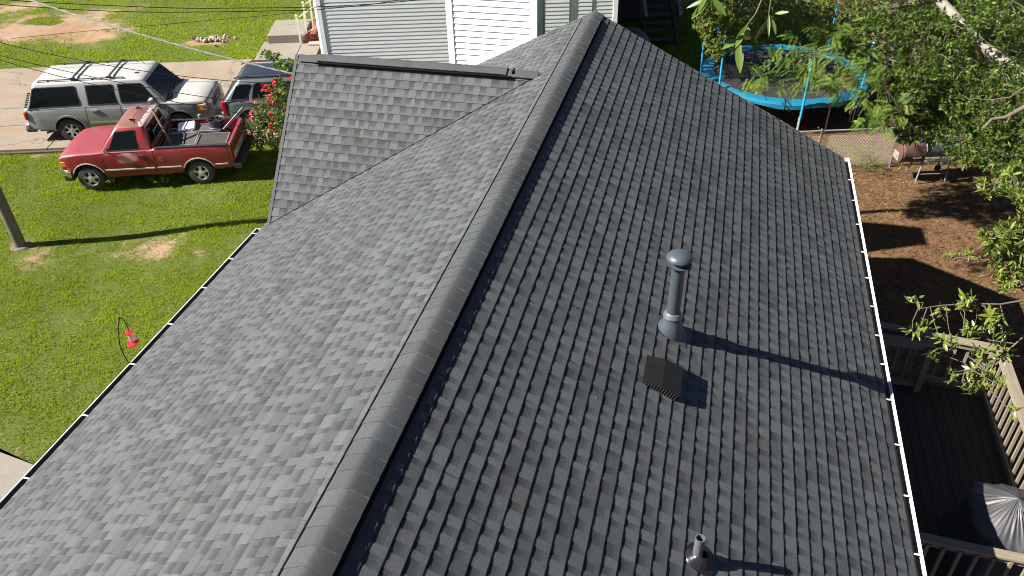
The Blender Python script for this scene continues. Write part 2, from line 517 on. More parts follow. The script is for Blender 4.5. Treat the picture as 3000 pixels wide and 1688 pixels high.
def shingle_mat():
    mt, nt, b = newmat('asphalt_shingle')
    tc = nt.nodes.new('ShaderNodeNewGeometry').outputs['Position']
    g = noise(nt, 95, 2, 0.8, vec=tc); g2 = noise(nt, 42, 3, 0.8, vec=tc); lg = noise(nt, 0.7, 3, vec=tc)
    oi = nt.nodes.new('ShaderNodeObjectInfo')
    base = mixc(nt, g.outputs['Fac'], (.0270, .0293, .0308), (.119, .1268, .1310))
    base = mixc(nt, ramp(nt, g2.outputs['Fac'], [(0.3, 0), (0.7, 1)]), mixc(nt, 0.55, base, (.035, .0365, .037)), base)
    k = math_(nt, 'MULTIPLY', shade_attr(nt), math_(nt, 'ADD', math_(nt, 'MULTIPLY', lg.outputs['Fac'], .22), .89))
    cc = nt.nodes.new('ShaderNodeCombineColor')
    for i in range(3): nt.links.new(k, cc.inputs[i])
    col = mixc(nt, 1.0, base, cc.outputs[0], 'MULTIPLY')
    hue = noise(nt, 2.6, 3, .6, vec=tc)
    col = mixc(nt, 1.0, col, ramp(nt, hue.outputs['Fac'], [(.3, (.96, 1.0, 1.03)), (.55, (1, 1, 1)), (.75, (1.04, 1, .97))]), 'MULTIPLY')
    nt.links.new(col, b.inputs['Base Color'])
    b.inputs['Roughness'].default_value = 0.8
    b.inputs['Specular IOR Level'].default_value = 0.3
    bump(nt, b, g.outputs['Fac'], 0.5, 0.006)
    return mt
SH = shingle_mat()
felt = mat('felt', (.02, .024, .032), .7, var=.1)
deck_m = mat('roof_board', (.12, .09, .06), .9)
wht = mat('white_trim', (.78, .78, .77), .45, var=.05, scale=3)
black_pl = mat('black_plastic', (.0045, .0045, .005), .85, var=.1, spec=.08)
gut_in = mat('gutter_inside', (.05, .042, .045), .8, var=.3)  # dirt and the shade inside the trough, both put into the colour
wallm = mat('house_siding', (.55, .55, .53), .6, var=.05)

def strip_mesh_data(mb, Lw, M, rnd, e=EXPO):
    """one laminated strip; local x along the course, y down slope, z out; M maps to target space"""
    T = lambda x, y, z: M @ Vector((x, y, z))
    t0, t1 = 0.0008, 0.0086
    hw = Lw/2
    bs = rnd.uniform(.96, 1.05)
    cuts = []
    x = -hw - rnd.uniform(0, .12)
    tooth = rnd.random() < .5
    blend = 1.0; left = 0
    while x < hw:
        w = rnd.choice((.07, .09, .11, .13, .17)) if tooth else rnd.choice((.06, .08, .10, .13))
        if left <= 0:           # colour blends run over a few tabs
            blend = rnd.choice((1.07, 1.02, 1.04, .98, .82, .74)); left = rnd.uniform(.10, .34)
        a, c = max(x, -hw), min(x + w, hw)
        if c - a > .004: cuts.append((a, c, tooth, blend))
        x += w; left -= w; tooth = not tooth
    for a, c, tt, bl in cuts:
        if tt:
            s = rnd.uniform(.95, 1.08)*bs*bl
            k = .0028
            ia = .006 if a > -hw else 0; ic = .006 if c < hw else 0
            p = [T(a+ia, 0, t0+.001), T(c-ic, 0, t0+.001), T(c, e*.30, t0+.0022+k*.8), T(a, e*.30, t0+.0022+k*.8), T(c, e, t1+k), T(a, e, t1+k)]
            mb.poly([p[0], p[1], p[2], p[3]], s*rnd.choice((.74, .86, .95))); mb.poly([p[3], p[2], p[4], p[5]], s)
            mb.poly([p[5], p[4], T(c, e, 0), T(a, e, 0)], .45)
            mb.poly([p[3], p[5], T(a, e, t0), T(a, e*.2, t0)], .6); mb.poly([p[4], p[2], T(c, e*.2, t0), T(c, e, t0)], .6)
        else:                   # the slot between two tabs carries a printed dark band at its head
            s = rnd.uniform(.90, 1.0)*bs*bl
            ys = [0, e*rnd.uniform(.22, .30), e*rnd.uniform(.42, .52), e*.68, e]
            for q, f in enumerate((.46, .56, .72, .94)):
                z0, z1 = t0 + (t1-t0)*ys[q]/e, t0 + (t1-t0)*ys[q+1]/e
                mb.poly([T(a, ys[q], z0), T(c, ys[q], z0), T(c, ys[q+1], z1), T(a, ys[q+1], z1)], s*f)
            mb.poly([T(a, e, t1), T(c, e, t1), T(c, e, 0), T(a, e, 0)], .45)

roof = None
def slope_mat(origin, U, S, Nn):
    M = Matrix((U, S, Nn)).transposed().to_4x4(); M.translation = origin
    return M
MR = slope_mat(Vector((RX, 0, RZ)), Vector((0, -1, 0)), Vector((CA, 0, -SA)), Vector((SA, 0, CA)))
ML = slope_mat(Vector((RX, 0, RZ)), Vector((0, 1, 0)), Vector((-CA, 0, -SA)), Vector((-SA, 0, CA)))
MG = slope_mat(Vector((0, GY_, GZ_)), Vector((-1, 0, 0)), Vector((0, -CG, -SG)), Vector((0, -SG, CG)))
MGB = slope_mat(Vector((0, GY_, GZ_)), Vector((1, 0, 0)), Vector((0, CG, -SG)), Vector((0, SG, CG)))

# roof decking under everything
mb = MB()
for Mx, u0, u1, s1 in ((MR, -YE, -Y0, SE), (ML, Y0, YE, SE), (MG, 2.6, -GXL, GS), (MGB, GXL, -2.6, GS)):
    P = [Mx @ Vector(q) for q in ((u0+.01, 0, -.004), (u1-.01, 0, -.004), (u1-.01, s1-.01, -.004), (u0+.01, s1-.01, -.004))]
    Q = [Mx @ Vector(q) for q in ((u0+.01, 0.03, -.03), (u1-.01, 0.03, -.03), (u1-.01, s1-.01, -.03), (u0+.01, s1-.01, -.03))]
    mb.poly(P); mb.poly(Q[::-1])
    for i in range(4): mb.poly([P[i], Q[i], Q[(i+1) % 4], P[(i+1) % 4]])
roof = hlink(mb.build('roof', felt, house))
rp = hp

# strips: all positions, then the ones that show largest become objects
rnd = random.Random(11)
strips = []
def course_rows(Mx, s_start, s_end, u0, u1, test):
    i = 0
    s = s_start
    while s < s_end - .02:
        e = min(EXPO, s_end - s)
        x = u0 - ((i*0.37) % 1.0)
        while x < u1:
            a, c = max(x, u0), min(x+1.0, u1)
            if c - a > .03 and test((a+c)/2, s, c-a): strips.append((Mx, (a+c)/2, s, c-a, e))
            x += 1.0
        s += EXPO; i += 1
S0 = 0.1335                       # first course edge (.2764 minus one exposure)
def in_left(u, s, w):
    x = RX - s*CA; yv = 13.0736 + 0.4537*x     # hidden under the cross gable
    return not (u - w/2 > yv + .25 and u + w/2 < 2*GY_ - yv - .25)
def in_gab(u, s, w):
    z = GZ_ - s*SG; xr = RX - (RZ - z)/math.tan(A_)   # where the main slope takes over
    return (-u - w/2) < xr + .3
course_rows(MR, S0 - EXPO + .02, SE, -YE, -Y0, lambda u, s, w: True)
course_rows(ML, S0 - EXPO + .02, SE, Y0, YE, in_left)
course_rows(MG, 0.02, GS, 2.2, -GXL, in_gab)
camp = Vector((0, 0, CAM_H))
def in_view(p, mg=0.02):
    d = p - camp
    z = d.dot(fwd)
    if z < .3: return None
    f = 2380.33/3000
    x = d.dot(right)/z*f; y = d.dot(up)/z*f
    return (abs(x) < .5+mg and abs(y) < .281+mg), z
def size_key(st):
    Mx, u, s, w, e = st
    p = Mx @ Vector((u, s+e/2, 0)); r = in_view(p)
    if r is None or not r[0] or w < .6 or e < .12: return -1
    nn = (Mx.to_3x3() @ Vector((0, 0, 1))).dot((camp-p).normalized())
    return w*e*nn/r[1]**2
order = sorted(range(len(strips)), key=lambda i: -size_key(strips[i]))
single = set(i for i in order[:290] if size_key(strips[i]) > 0)
variants = []
for k in range(24):
    mb = MB(); strip_mesh_data(mb, 1.0, Matrix.Identity(4), rnd); variants.append(mb.mesh('shingle', SH, shade=True))
field = MB()
for i, (Mx, u, s, w, e) in enumerate(strips):
    T = Mx @ Matrix.Translation((u, s + rnd.uniform(-.0015, .0015), 0)) @ Matrix.Rotation(rnd.uniform(-.0012, .0012), 4, 'Z')
    if i in single:
        o = link('shingle', variants[rnd.randrange(24)], roof)
        # keep the length exact at the ends of a course
        T = T @ Matrix.Diagonal((w, 1, 1, 1))
        T.translation = T.translation - rp
        o.matrix_local = T
    else:
        strip_mesh_data(field, w, T, rnd, e)
o = hlink(field.build('shingle', SH, roof, shade=True)); o.location = -rp; tag(o, kind='stuff')
roof.location = (0, 0, 0)
roof.data.transform(Matrix.Translation(-hp)); 
# cut edge of the closed valley
mb = MB()
va = Vector((-6.70, 13.0736-.4537*6.70, 0)); vb = Vector((-2.70, 13.0736-.4537*2.70, 0))
for v in (va, vb): v.z = RZ - (RX-v.x)*math.tan(A_)
pv = []
for k in range(41):
    p = va + (vb-va)*k/40; pv.append(p + Vector((-SA, 0, CA))*.010 + Vector((0, (.004 if k % 2 else -.004) - .004, .0)))
mb.tube(pv, .0095, 5); mb.build('valley_edge', black_pl, roof, loc=-hp)
# drip edge and rake trim
mb = MB()
for Mx, s1 in ((MR, SE), (ML, SE)):
    u = -YE if Mx is MR else YE
    sg = -1 if Mx is MR else 1
    mb.poly([Mx @ Vector(q) for q in ((u+sg*.004, 0, .004), (u+sg*.004, s1, .004), (u+sg*.004, s1, -.15), (u+sg*.004, 0, -.15))])
mb.poly([Vector((GXL-.004, GY_, GZ_+.004)), Vector((GXL-.004, GYF, EZ+.004)), Vector((GXL-.004, GYF, EZ-.16)), Vector((GXL-.004, GY_, GZ_-.2))])
mb.poly([Vector((GXL-.004, GY_, GZ_+.004)), Vector((GXL-.004, GYB, EZ+.004)), Vector((GXL-.004, GYB, EZ-.16)), Vector((GXL-.004, GY_, GZ_-.2))])
o = mb.build('rake_board', wht, house, loc=-hp)
# shingled rake edge strips of the gable (a darker line along its left edge)
mb = MB()
mb.bar(MG @ Vector((-GXL-.03, 0.02, .008)), MG @ Vector((-GXL-.03, GS, .008)), .05, .012, upv=(0, -SG, CG), sh=.8)
mb.build('rake_starter', SH, house, loc=-hp, shade=True)

# ridge vent and caps
def ridge(along, p0, p1, tilt, half, lift, name_dir, exposure=.167, vent_span=None):
    """caps overlapping along the ridge from p0 (far) to p1 (near end on top)"""
    p0 = Vector(p0); p1 = Vector(p1); L = (p1-p0).length; d = (p1-p0).normalized()
    side = Vector((0, 0, 1)).cross(d).normalized()      # to the left of travel
    c, s = math.cos(tilt), math.sin(tilt)
    n = int(L/exposure)
    r0 = .045
    prof = [half*q for q in (-1, -.8, -.6, -.42, -.28, -.16, -.07, 0, .07, .16, .28, .42, .6, .8, 1)]
    def P(t, a, up_):
        x = abs(a)*c
        return p0 + d*t + side*(-a*c) + Vector((0, 0, -math.tan(tilt)*(math.hypot(x, r0) - r0*.55) + lift + up_))
    for i in range(n):
        t0 = i*exposure; t1 = t0 + exposure + .03
        dz = 0
        if vent_span is not None and not (vent_span[0] <= t0 <= vent_span[1]): dz = -lift*.78
        mb = MB()
        s_ = rnd.uniform(.84, 1.06)*.78
        j = rnd.uniform(-.009, .009); sk_ = rnd.uniform(-.03, .03)
        k_ = len(prof)
        wob = [rnd.uniform(-.0012, .0012) for _ in prof]
        for q, w_ in zip(prof, wob): mb.vert(P(t0, q, .001+dz))
        for q, w_ in zip(prof, wob): mb.vert(P(t1+j+sk_*q, q, .0100+dz+w_))
        for k in range(k_-1): mb.face((k, k+1, k_+k+1, k_+k), s_)
        for k in range(k_-1):
            q0, q1 = prof[k], prof[k+1]
            mb.poly([P(t1+j+sk_*q0, q0, .0100+dz+wob[k]), P(t1+j+sk_*q1, q1, .0100+dz+wob[k+1]), P(t1+j+sk_*q1, q1, .0012+dz), P(t1+j+sk_*q0, q0, .0012+dz)], 1.7 if rnd.random() < .3 else .9)
        for q in (prof[0], prof[-1]):
            mb.poly([P(t0, q, .001+dz), P(t1+j, q, .0085+dz), P(t1+j, q, .002+dz), P(t0, q, -.004+dz)], .6)
        mb.build('ridge_cap', SH, roof, loc=-hp, shade=True, smooth=35)
HW = .188
capm = MB()
ridge('y', (RX, YE+.005, RZ), (RX, Y0, RZ), A_, HW, .034, 'y', vent_span=(.25, 99))
# vent body with louvred black edges
mb = MB()
for sg in (-1, 1):
    for (s0, s1, h) in ((HW-.014, HW-.002, .029),):
        a = Vector((RX + sg*s0*CA, YE-.27, RZ - s0*SA)); b = Vector((RX + sg*s0*CA, Y0, RZ - s0*SA))
        up_ = Vector((sg*SA, 0, CA))
        mb.bar(a + up_*.010, b + up_*.010, .018, .028, upv=up_)
        yy = YE - .3
        while yy > 1.5:
            mb.box(a + (b-a)*((YE-.27-yy)/(YE-.27-Y0)) + up_*.012 + Vector((sg*CA, 0, -SA))*.014, (.012, .006, .022))
            yy -= .045
        # external baffle lip
        c_ = HW + .012
        a = Vector((RX + sg*c_*CA, YE-.27, RZ - c_*SA)); b = Vector((RX + sg*c_*CA, Y0, RZ - c_*SA))
        mb.bar(a + up_*(.016 if sg < 0 else .011), b + up_*(.016 if sg < 0 else .011), .016 if sg < 0 else .004, .034 if sg < 0 else .014, upv=up_)
o = mb.build('ridge_vent', black_pl, roof, loc=-hp)
# smooth starter course beside the vent, colour darkened to deepen the vent's shadow
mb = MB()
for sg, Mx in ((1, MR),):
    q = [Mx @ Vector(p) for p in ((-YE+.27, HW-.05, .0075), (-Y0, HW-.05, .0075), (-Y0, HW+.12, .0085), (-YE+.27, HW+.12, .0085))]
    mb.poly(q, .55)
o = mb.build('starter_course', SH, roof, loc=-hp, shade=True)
# gable ridge
ridge('x', (-2.62, GY_, GZ_), (GXL-.01, GY_, GZ_), G_*.80, .150, .040, 'x', exposure=.168, vent_span=(.42, 3.62))
mb = MB()
cgh, sgh = math.cos(G_*.8), math.sin(G_*.8)
for sg in (-1, 1):
    up_ = Vector((0, sg*sgh, cgh)); s0 = .142
    a = Vector((-3.03, GY_ + sg*s0*cgh, GZ_ - s0*sgh + .0)); b = Vector((-6.34, GY_ + sg*s0*cgh, GZ_ - s0*sgh))
    mb.bar(a + up_*.018, b + up_*.018, .024, .040, upv=up_)
    for k in range(80):
        t = k/79
        mb.box(a + (b-a)*t + Vector((0, sg*.022, .0)), (.012, .014, .02))
mb.box((-3.03, GY_, GZ_ - .02), (.02, .16, .05))
mb.build('ridge_vent', black_pl, roof, loc=-hp)

# gutters
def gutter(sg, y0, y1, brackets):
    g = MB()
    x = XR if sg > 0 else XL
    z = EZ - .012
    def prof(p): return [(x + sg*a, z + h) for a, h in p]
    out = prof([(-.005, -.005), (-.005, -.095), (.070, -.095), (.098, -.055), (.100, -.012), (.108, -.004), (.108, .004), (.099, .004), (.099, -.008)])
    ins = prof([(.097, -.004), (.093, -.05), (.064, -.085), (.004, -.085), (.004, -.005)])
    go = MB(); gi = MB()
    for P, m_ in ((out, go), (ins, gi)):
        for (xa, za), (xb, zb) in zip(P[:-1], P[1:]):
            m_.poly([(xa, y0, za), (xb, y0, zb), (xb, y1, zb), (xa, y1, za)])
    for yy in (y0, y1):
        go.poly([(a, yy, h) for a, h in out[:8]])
    if sg > 0: go.poly([(ins[0][0]-.002, y0, ins[0][1]), (ins[1][0]-.002, y0, ins[1][1]), (ins[1][0]-.002, y1, ins[1][1]), (ins[0][0]-.002, y1, ins[0][1])])  # sunlit inner wall of the right gutter, coloured white
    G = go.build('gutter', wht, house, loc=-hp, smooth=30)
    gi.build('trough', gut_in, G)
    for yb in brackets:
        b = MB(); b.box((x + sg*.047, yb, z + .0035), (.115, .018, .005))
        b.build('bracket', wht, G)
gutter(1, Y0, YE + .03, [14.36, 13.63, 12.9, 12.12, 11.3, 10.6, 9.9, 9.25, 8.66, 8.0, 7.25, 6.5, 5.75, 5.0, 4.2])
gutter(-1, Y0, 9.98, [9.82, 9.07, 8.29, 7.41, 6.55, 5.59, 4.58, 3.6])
# walls below
mb = MB()
x0, x1 = XL + .42, XR - .42
mb.box(((x0+x1)/2, (Y0+YE)/2 - .1, EZ/2 - .05), (x1-x0, YE-Y0-.3, EZ-.1))
for yy, sgn in ((YE-.26, 1), (Y0+.06, -1)):
    mb.poly([(x0, yy, EZ-.15), (x1, yy, EZ-.15), (RX, yy, RZ-.1)])
mb.poly([(GXL+.25, GYF+.1, EZ-.15), (GXL+.25, GYB-.1, EZ-.15), (GXL+.25, GY_, GZ_-.15)])
mb.poly([(x0, Y0, EZ-.13), (XL, Y0, EZ-.13), (XL, YE, EZ-.13), (x0, YE, EZ-.13)])
mb.poly([(x1, Y0, EZ-.13), (XR, Y0, EZ-.13), (XR, YE, EZ-.13), (x1, YE, EZ-.13)])
for sg, x in ((1, XR), (-1, XL)):
    mb.poly([(x-sg*.01, Y0, EZ-.005), (x-sg*.01, YE, EZ-.005), (x-sg*.01, YE, EZ-.14), (x-sg*.01, Y0, EZ-.14)])
mb.build('wall', wallm, house, loc=-hp)

# chimney chase with vinyl siding
CX0, CX1, CY0, CY1, CZ = -4.925, -3.245, 14.50, 15.20, 7.6
vinyl = mat('white_vinyl', (.80, .80, .80), .4, var=.03, scale=2)
vinyl_d = mat('white_vinyl_dark', (.34, .36, .27), .6, var=.35, scale=5)  # darker greenish vinyl for the right side and rear posts
ch = MB(); ch.box(((CX0+CX1)/2, (CY0+CY1)/2, CZ/2), (CX1-CX0-.05, CY1-CY0-.05, CZ-.05))
chim = ch.build('chimney', wallm, house, loc=-hp)
LAP = .1165
def lap(mb, p0, p1, nrm, z, h, t0=.004, t1=.02):
    """a siding lap between p0 and p1 (xy), thick at its lower edge"""
    n_ = Vector((nrm[0], nrm[1], 0))
    a = Vector((*p0, z)); b = Vector((*p1, z)); zz = Vector((0, 0, h))
    mb.poly([a+n_*t1, b+n_*t1, b+zz+n_*t0, a+zz+n_*t0])
    mb.poly([a+n_*t1, a, b, b+n_*t1][::-1])
    mb.poly([a, a+n_*t1, a+zz+n_*t0, a+zz]); mb.poly([b+n_*t1, b, b+zz, b+zz+n_*t0])
z = 3.0
z += 0.045
while z < CZ - .1:
    mb = MB(); lap(mb, (CX0+.09, CY0), (CX1-.09, CY0), (0, -1), z, LAP); mb.build('siding_board', vinyl, chim)
    if z > 3.9:
        mb = MB(); lap(mb, (CX1, CY0+.09), (CX1, CY1-.09), (1, 0), z, LAP); mb.build('siding_board', vinyl_d, chim)
    z += LAP
for x, y in ((CX0, CY0), (CX1, CY0), (CX1, CY1), (CX0, CY1)):
    mb = MB(); mb.box((x + (.035 if x == CX0 else -.035), y + (.035 if y == CY0 else -.035), CZ/2+1.4), (.125, .125, CZ-2.8)); mb.build('corner_post', vinyl if y == CY0 else vinyl_d, chim, bevel=.006)
mb = MB(); mb.box(((CX0+CX1)/2, (CY0+CY1)/2, CZ+.03), (CX1-CX0+.1, CY1-CY0+.1, .06)); mb.build('chimney_cap', black_pl, chim)
# white channel along the roof line
mb = MB()
a = ML @ Vector((YE+.018, (RX-CX0)/CA, .03)); b = ML @ Vector((YE+.018, (RX-CX1)/CA, .03))
mb.bar(a, b, .03, .055, upv=(-SA, 0, CA)); mb.build('roof_channel', vinyl, chim)

# ------------------------------------------------------------------ things standing on the roof
pipe_p = mat('vent_paint', (.040, .050, .060), .42, var=.12, scale=14, spec=.45)
pipe_l = mat('storm_collar', (.10, .118, .135), .4, .3, var=.15, scale=30)
def on_right(x, y): return RZ - (x-RX)*math.tan(A_)
# tall flue
fx, fy = -0.085, 7.05; fz = on_right(fx, fy)
t = empty('flue_pipe', (fx, fy, fz), 0, 'tall blue grey painted flue pipe with domed rain cap on the roof', 'vent pipe')
mb = MB()
prof = [(.135, -.06), (.132, -.0), (.128, .06), (.115, .13), (.094, .19), (.088, .215)]
sk = MB()
for k, (r, h) in enumerate(prof): pass
sk.lathe(prof, 28)
# flashing cone leans with the slope at its foot: drop the lower rim to meet the shingles
for i, p in enumerate(sk.v):
    if p[2] < .07: sk.v[i] = (p[0]*1.12, p[1]*1.08, p[2] - p[0]*math.tan(A_)*(1 if p[2] < .03 else .5))
sk.build('flashing_cone', pipe_p, t, smooth=40)
fl = MB()
q = [Vector((a*CA*1.0, b, -a*SA + .012)) for a, b in ((-.1, -.15), (.20, -.15), (.20, .15), (-.2, .15))]
fl.poly(q); fl.build('flashing_plate', pipe_p, t)
cl = MB(); cl.lathe([(.070, .275), (.088, .262), (.104, .222), (.100, .214), (.07, .218)], 36)
for k in range(36):
    a = 2*PI*k/36
    if k % 2 == 0: cl.bar((.075*math.cos(a), .075*math.sin(a), .27), (.103*math.cos(a), .103*math.sin(a), .226), .006, .004)
cl.build('storm_collar', pipe_l, t, smooth=30)
pp = MB(); pp.lathe([(.068, .1), (.068, .93)], 28); pp.bar((.0685, .006, .12), (.0685, .006, .93), .006, .004, upv=(1, 0, 0)); pp.build('pipe', pipe_p, t, smooth=40)
cp = MB()
cp.lathe([(.066, .865), (.105, .872), (.130, .89), (.132, .896), (.10, .892), (.06, .89)], 30)
cp.build('cap_flange', pipe_p, t, smooth=40)
cp = MB(); cp.lathe([(.055, .89), (.055, .97)], 24); cp.lathe([(.085, .89), (.078, .97)], 24); cp.build('cap_screen', mat('screen', (.03, .035, .04), .6, .3), t)
cp = MB(); cp.lathe([(.06, .958), (.126, .954), (.135, .962), (.131, .982), (.108, 1.008), (.070, 1.026), (.03, 1.034), (.001, 1.036)], 32)
for a in (2.3, 4.2, 5.3): cp.lathe([(.006, 0), (.005, .006), (.0005, .007)], 8, o=(.085*math.cos(a), .085*math.sin(a), 1.014))
cp.build('rain_cap', pipe_p, t, smooth=50)

# slant-back box vent
bx, by = -0.115, 6.25
t = empty('box_vent', (bx, by, on_right(bx, by)), 0, 'black slant back box vent with louvred face low on the roof', 'roof vent')
bm_ = mat('vent_black', (.008, .008, .008), .5, var=.25, scale=10, spec=.2)
Ms = Matrix((Vector((0, 1, 0)), Vector((CA, 0, -SA)), Vector((SA, 0, CA)))).transposed()   # local x along the ridge, y down slope
def bs(x, y, z): return Ms @ Vector((x, y, z))
mb = MB()
w = .215
top = [bs(-w, -.20, .015), bs(w, -.20, .015), bs(w, -.02, .085), bs(-w, -.02, .085)]
frt = [bs(-w, -.02, .085), bs(w, -.02, .085), bs(w, .19, .095), bs(-w, .19, .095)]
fac = [bs(-w, .19, .095), bs(w, .19, .095), bs(w, .195, .03), bs(-w, .195, .03)]
mb.poly(top); mb.poly(frt); mb.poly(fac)
mb.poly([bs(w, -.20, .015), bs(w, .195, .03), bs(w, .19, .095), bs(w, -.02, .085)])
mb.poly([bs(-w, -.20, .015), bs(-w, -.02, .085), bs(-w, .19, .095), bs(-w, .195, .03)])
mb.build('hood', bm_, t, bevel=.006)
for k in range(12):
    y = -.17 + k*.03
    mb = MB(); hgt = .012 + min(.07, .07*(y+.2)/.18)
    mb.bar(bs(-w-.005, y, .012), bs(-w-.005, y, .012+hgt*.9), .010, .006, upv=bs(0, 1, 0)); mb.build('louvre', mat('louvre_grey', (.03, .03, .033), .4) if k == 0 else bpy.data.materials['louvre_grey'], t)

# plumbing stack
sx, sy = 0.383, 4.371
t = empty('plumbing_stack', (sx, sy, on_right(sx, sy)), 0, 'short open grey plumbing pipe in a shiny black boot on the roof', 'vent pipe')
boot = mat('boot_metal', (.012, .012, .013), .22, .0, var=.2, scale=12)
mb = MB()
mb.lathe([(.115, 0), (.112, .012), (.095, .022), (.09, .04), (.075, .05), (.07, .07), (.052, .085), (.042, .10)], 28, M=Matrix((Vector((CA, 0, -SA)), Vector((0, 1, 0)), Vector((SA, 0, CA)))).transposed())
mb.poly([Ms @ Vector((.02+.15*math.cos(a), .04+.15*math.sin(a), .0125)) for a in np.linspace(0, 2*PI, 20)[:-1]])
mb.build('boot', boot, t, smooth=50)
mb = MB(); mb.lathe([(.041, .02), (.041, .285), (.0335, .285), (.0335, .0)], 24); mb.build('pipe', mat('pvc_grey', (.075, .083, .092), .5, var=.1, scale=20), t, smooth=40)
# ================================================================== VEHICLES
glass = mat('dark_glass', (.004, .005, .005), .1, var=0, spec=.10)
rubber = mat('tyre_rubber', (.025, .025, .024), .85, var=.2, scale=20)
alloy = mat('alloy', (.55, .54, .51), .35, .7, var=.1)
chrome = mat('chrome', (.72, .72, .72), .18, 1.0, var=.05)
blk = mat('black_trim', (.018, .018, .019), .55, var=.15)
under = mat('underbody', (.012, .012, .012), .9, var=.2)
red_l = mat('tail_red', (.42, .012, .012), .25, var=.1)
amber = mat('lamp_amber', (.62, .22, .03), .25, var=.1)
lampw = mat('lamp_clear', (.62, .62, .58), .12, .2, var=.08)

def paint(name, col, worn=None, rough=.32, fade=0.0):
    mt, nt, b = newmat(name)
    tc = nt.nodes.new('ShaderNodeTexCoord').outputs['Object']
    n1 = noise(nt, 2.2, 5, .65, vec=tc); n2 = noise(nt, 14, 4, .7, vec=tc)
    st = noise(nt, 7, 4, .7, vec=tc, stretch=(1, 1, .12))
    c = ramp(nt, n1.outputs['Fac'], [(.3, [x*.88 for x in col]), (.7, [x*1.1 for x in col])])
    c = mixc(nt, math_(nt, 'MULTIPLY', ramp(nt, st.outputs['Fac'], [(.5, 0), (.8, 1)]), .35), c, [x*.6+.02 for x in col])
    r = ramp(nt, n2.outputs['Fac'], [(.3, rough*.85), (.7, rough*1.2)])
    if worn: c, r = worn(nt, tc, c, r, n1, n2)
    nt.links.new(c, b.inputs['Base Color']); nt.links.new(r, b.inputs['Roughness'])
    b.inputs['Coat Weight'].default_value = .35; b.inputs['Coat Roughness'].default_value = .12
    return mt

def loft(mb, secs, caps=(True, True)):
    """secs: list of (x, [(y,z)...]) half profiles from the sill over the top to the centre line"""
    rings = []
    for x, pr in secs:
        b = len(mb.v)
        for y, z in pr: mb.v.append((x, y, z))
        for y, z in pr[-2::-1]: mb.v.append((x, -y, z))
        rings.append((b, 2*len(pr)-1))
    for (a, n), (b, _) in zip(rings[:-1], rings[1:]):
        for j in range(n-1):
            mb.face((a+j, b+j, b+j+1, a+j+1))
    if caps[0]: mb.face([rings[0][0]+j for j in range(rings[0][1])])
    if caps[1]: mb.face([rings[-1][0]+j for j in reversed(range(rings[-1][1]))])

def arches(x, base, wheels, r, zc):
    z = base
    for xa in wheels:
        d = abs(x-xa)
        if d < r: z = max(z, zc + math.sqrt(r*r-d*d))
    return z

def stations(x0, x1, wheels, r, extra, step=.16):
    S = set(np.round(np.arange(x0, x1+.001, step), 3)) | {round(x0, 3), round(x1, 3)} | set(round(e, 3) for e in extra)
    for xa in wheels:
        for k in range(0, 17):
            S.add(round(xa + r*math.cos(PI*k/16), 3))
        S.add(round(xa+r+.004, 3)); S.add(round(xa-r-.004, 3))
    return sorted(s for s in S if x0-.001 <= s <= x1+.001)

def interp(tab, x):
    return float(np.interp(x, [t[0] for t in tab], [t[1] for t in tab]))

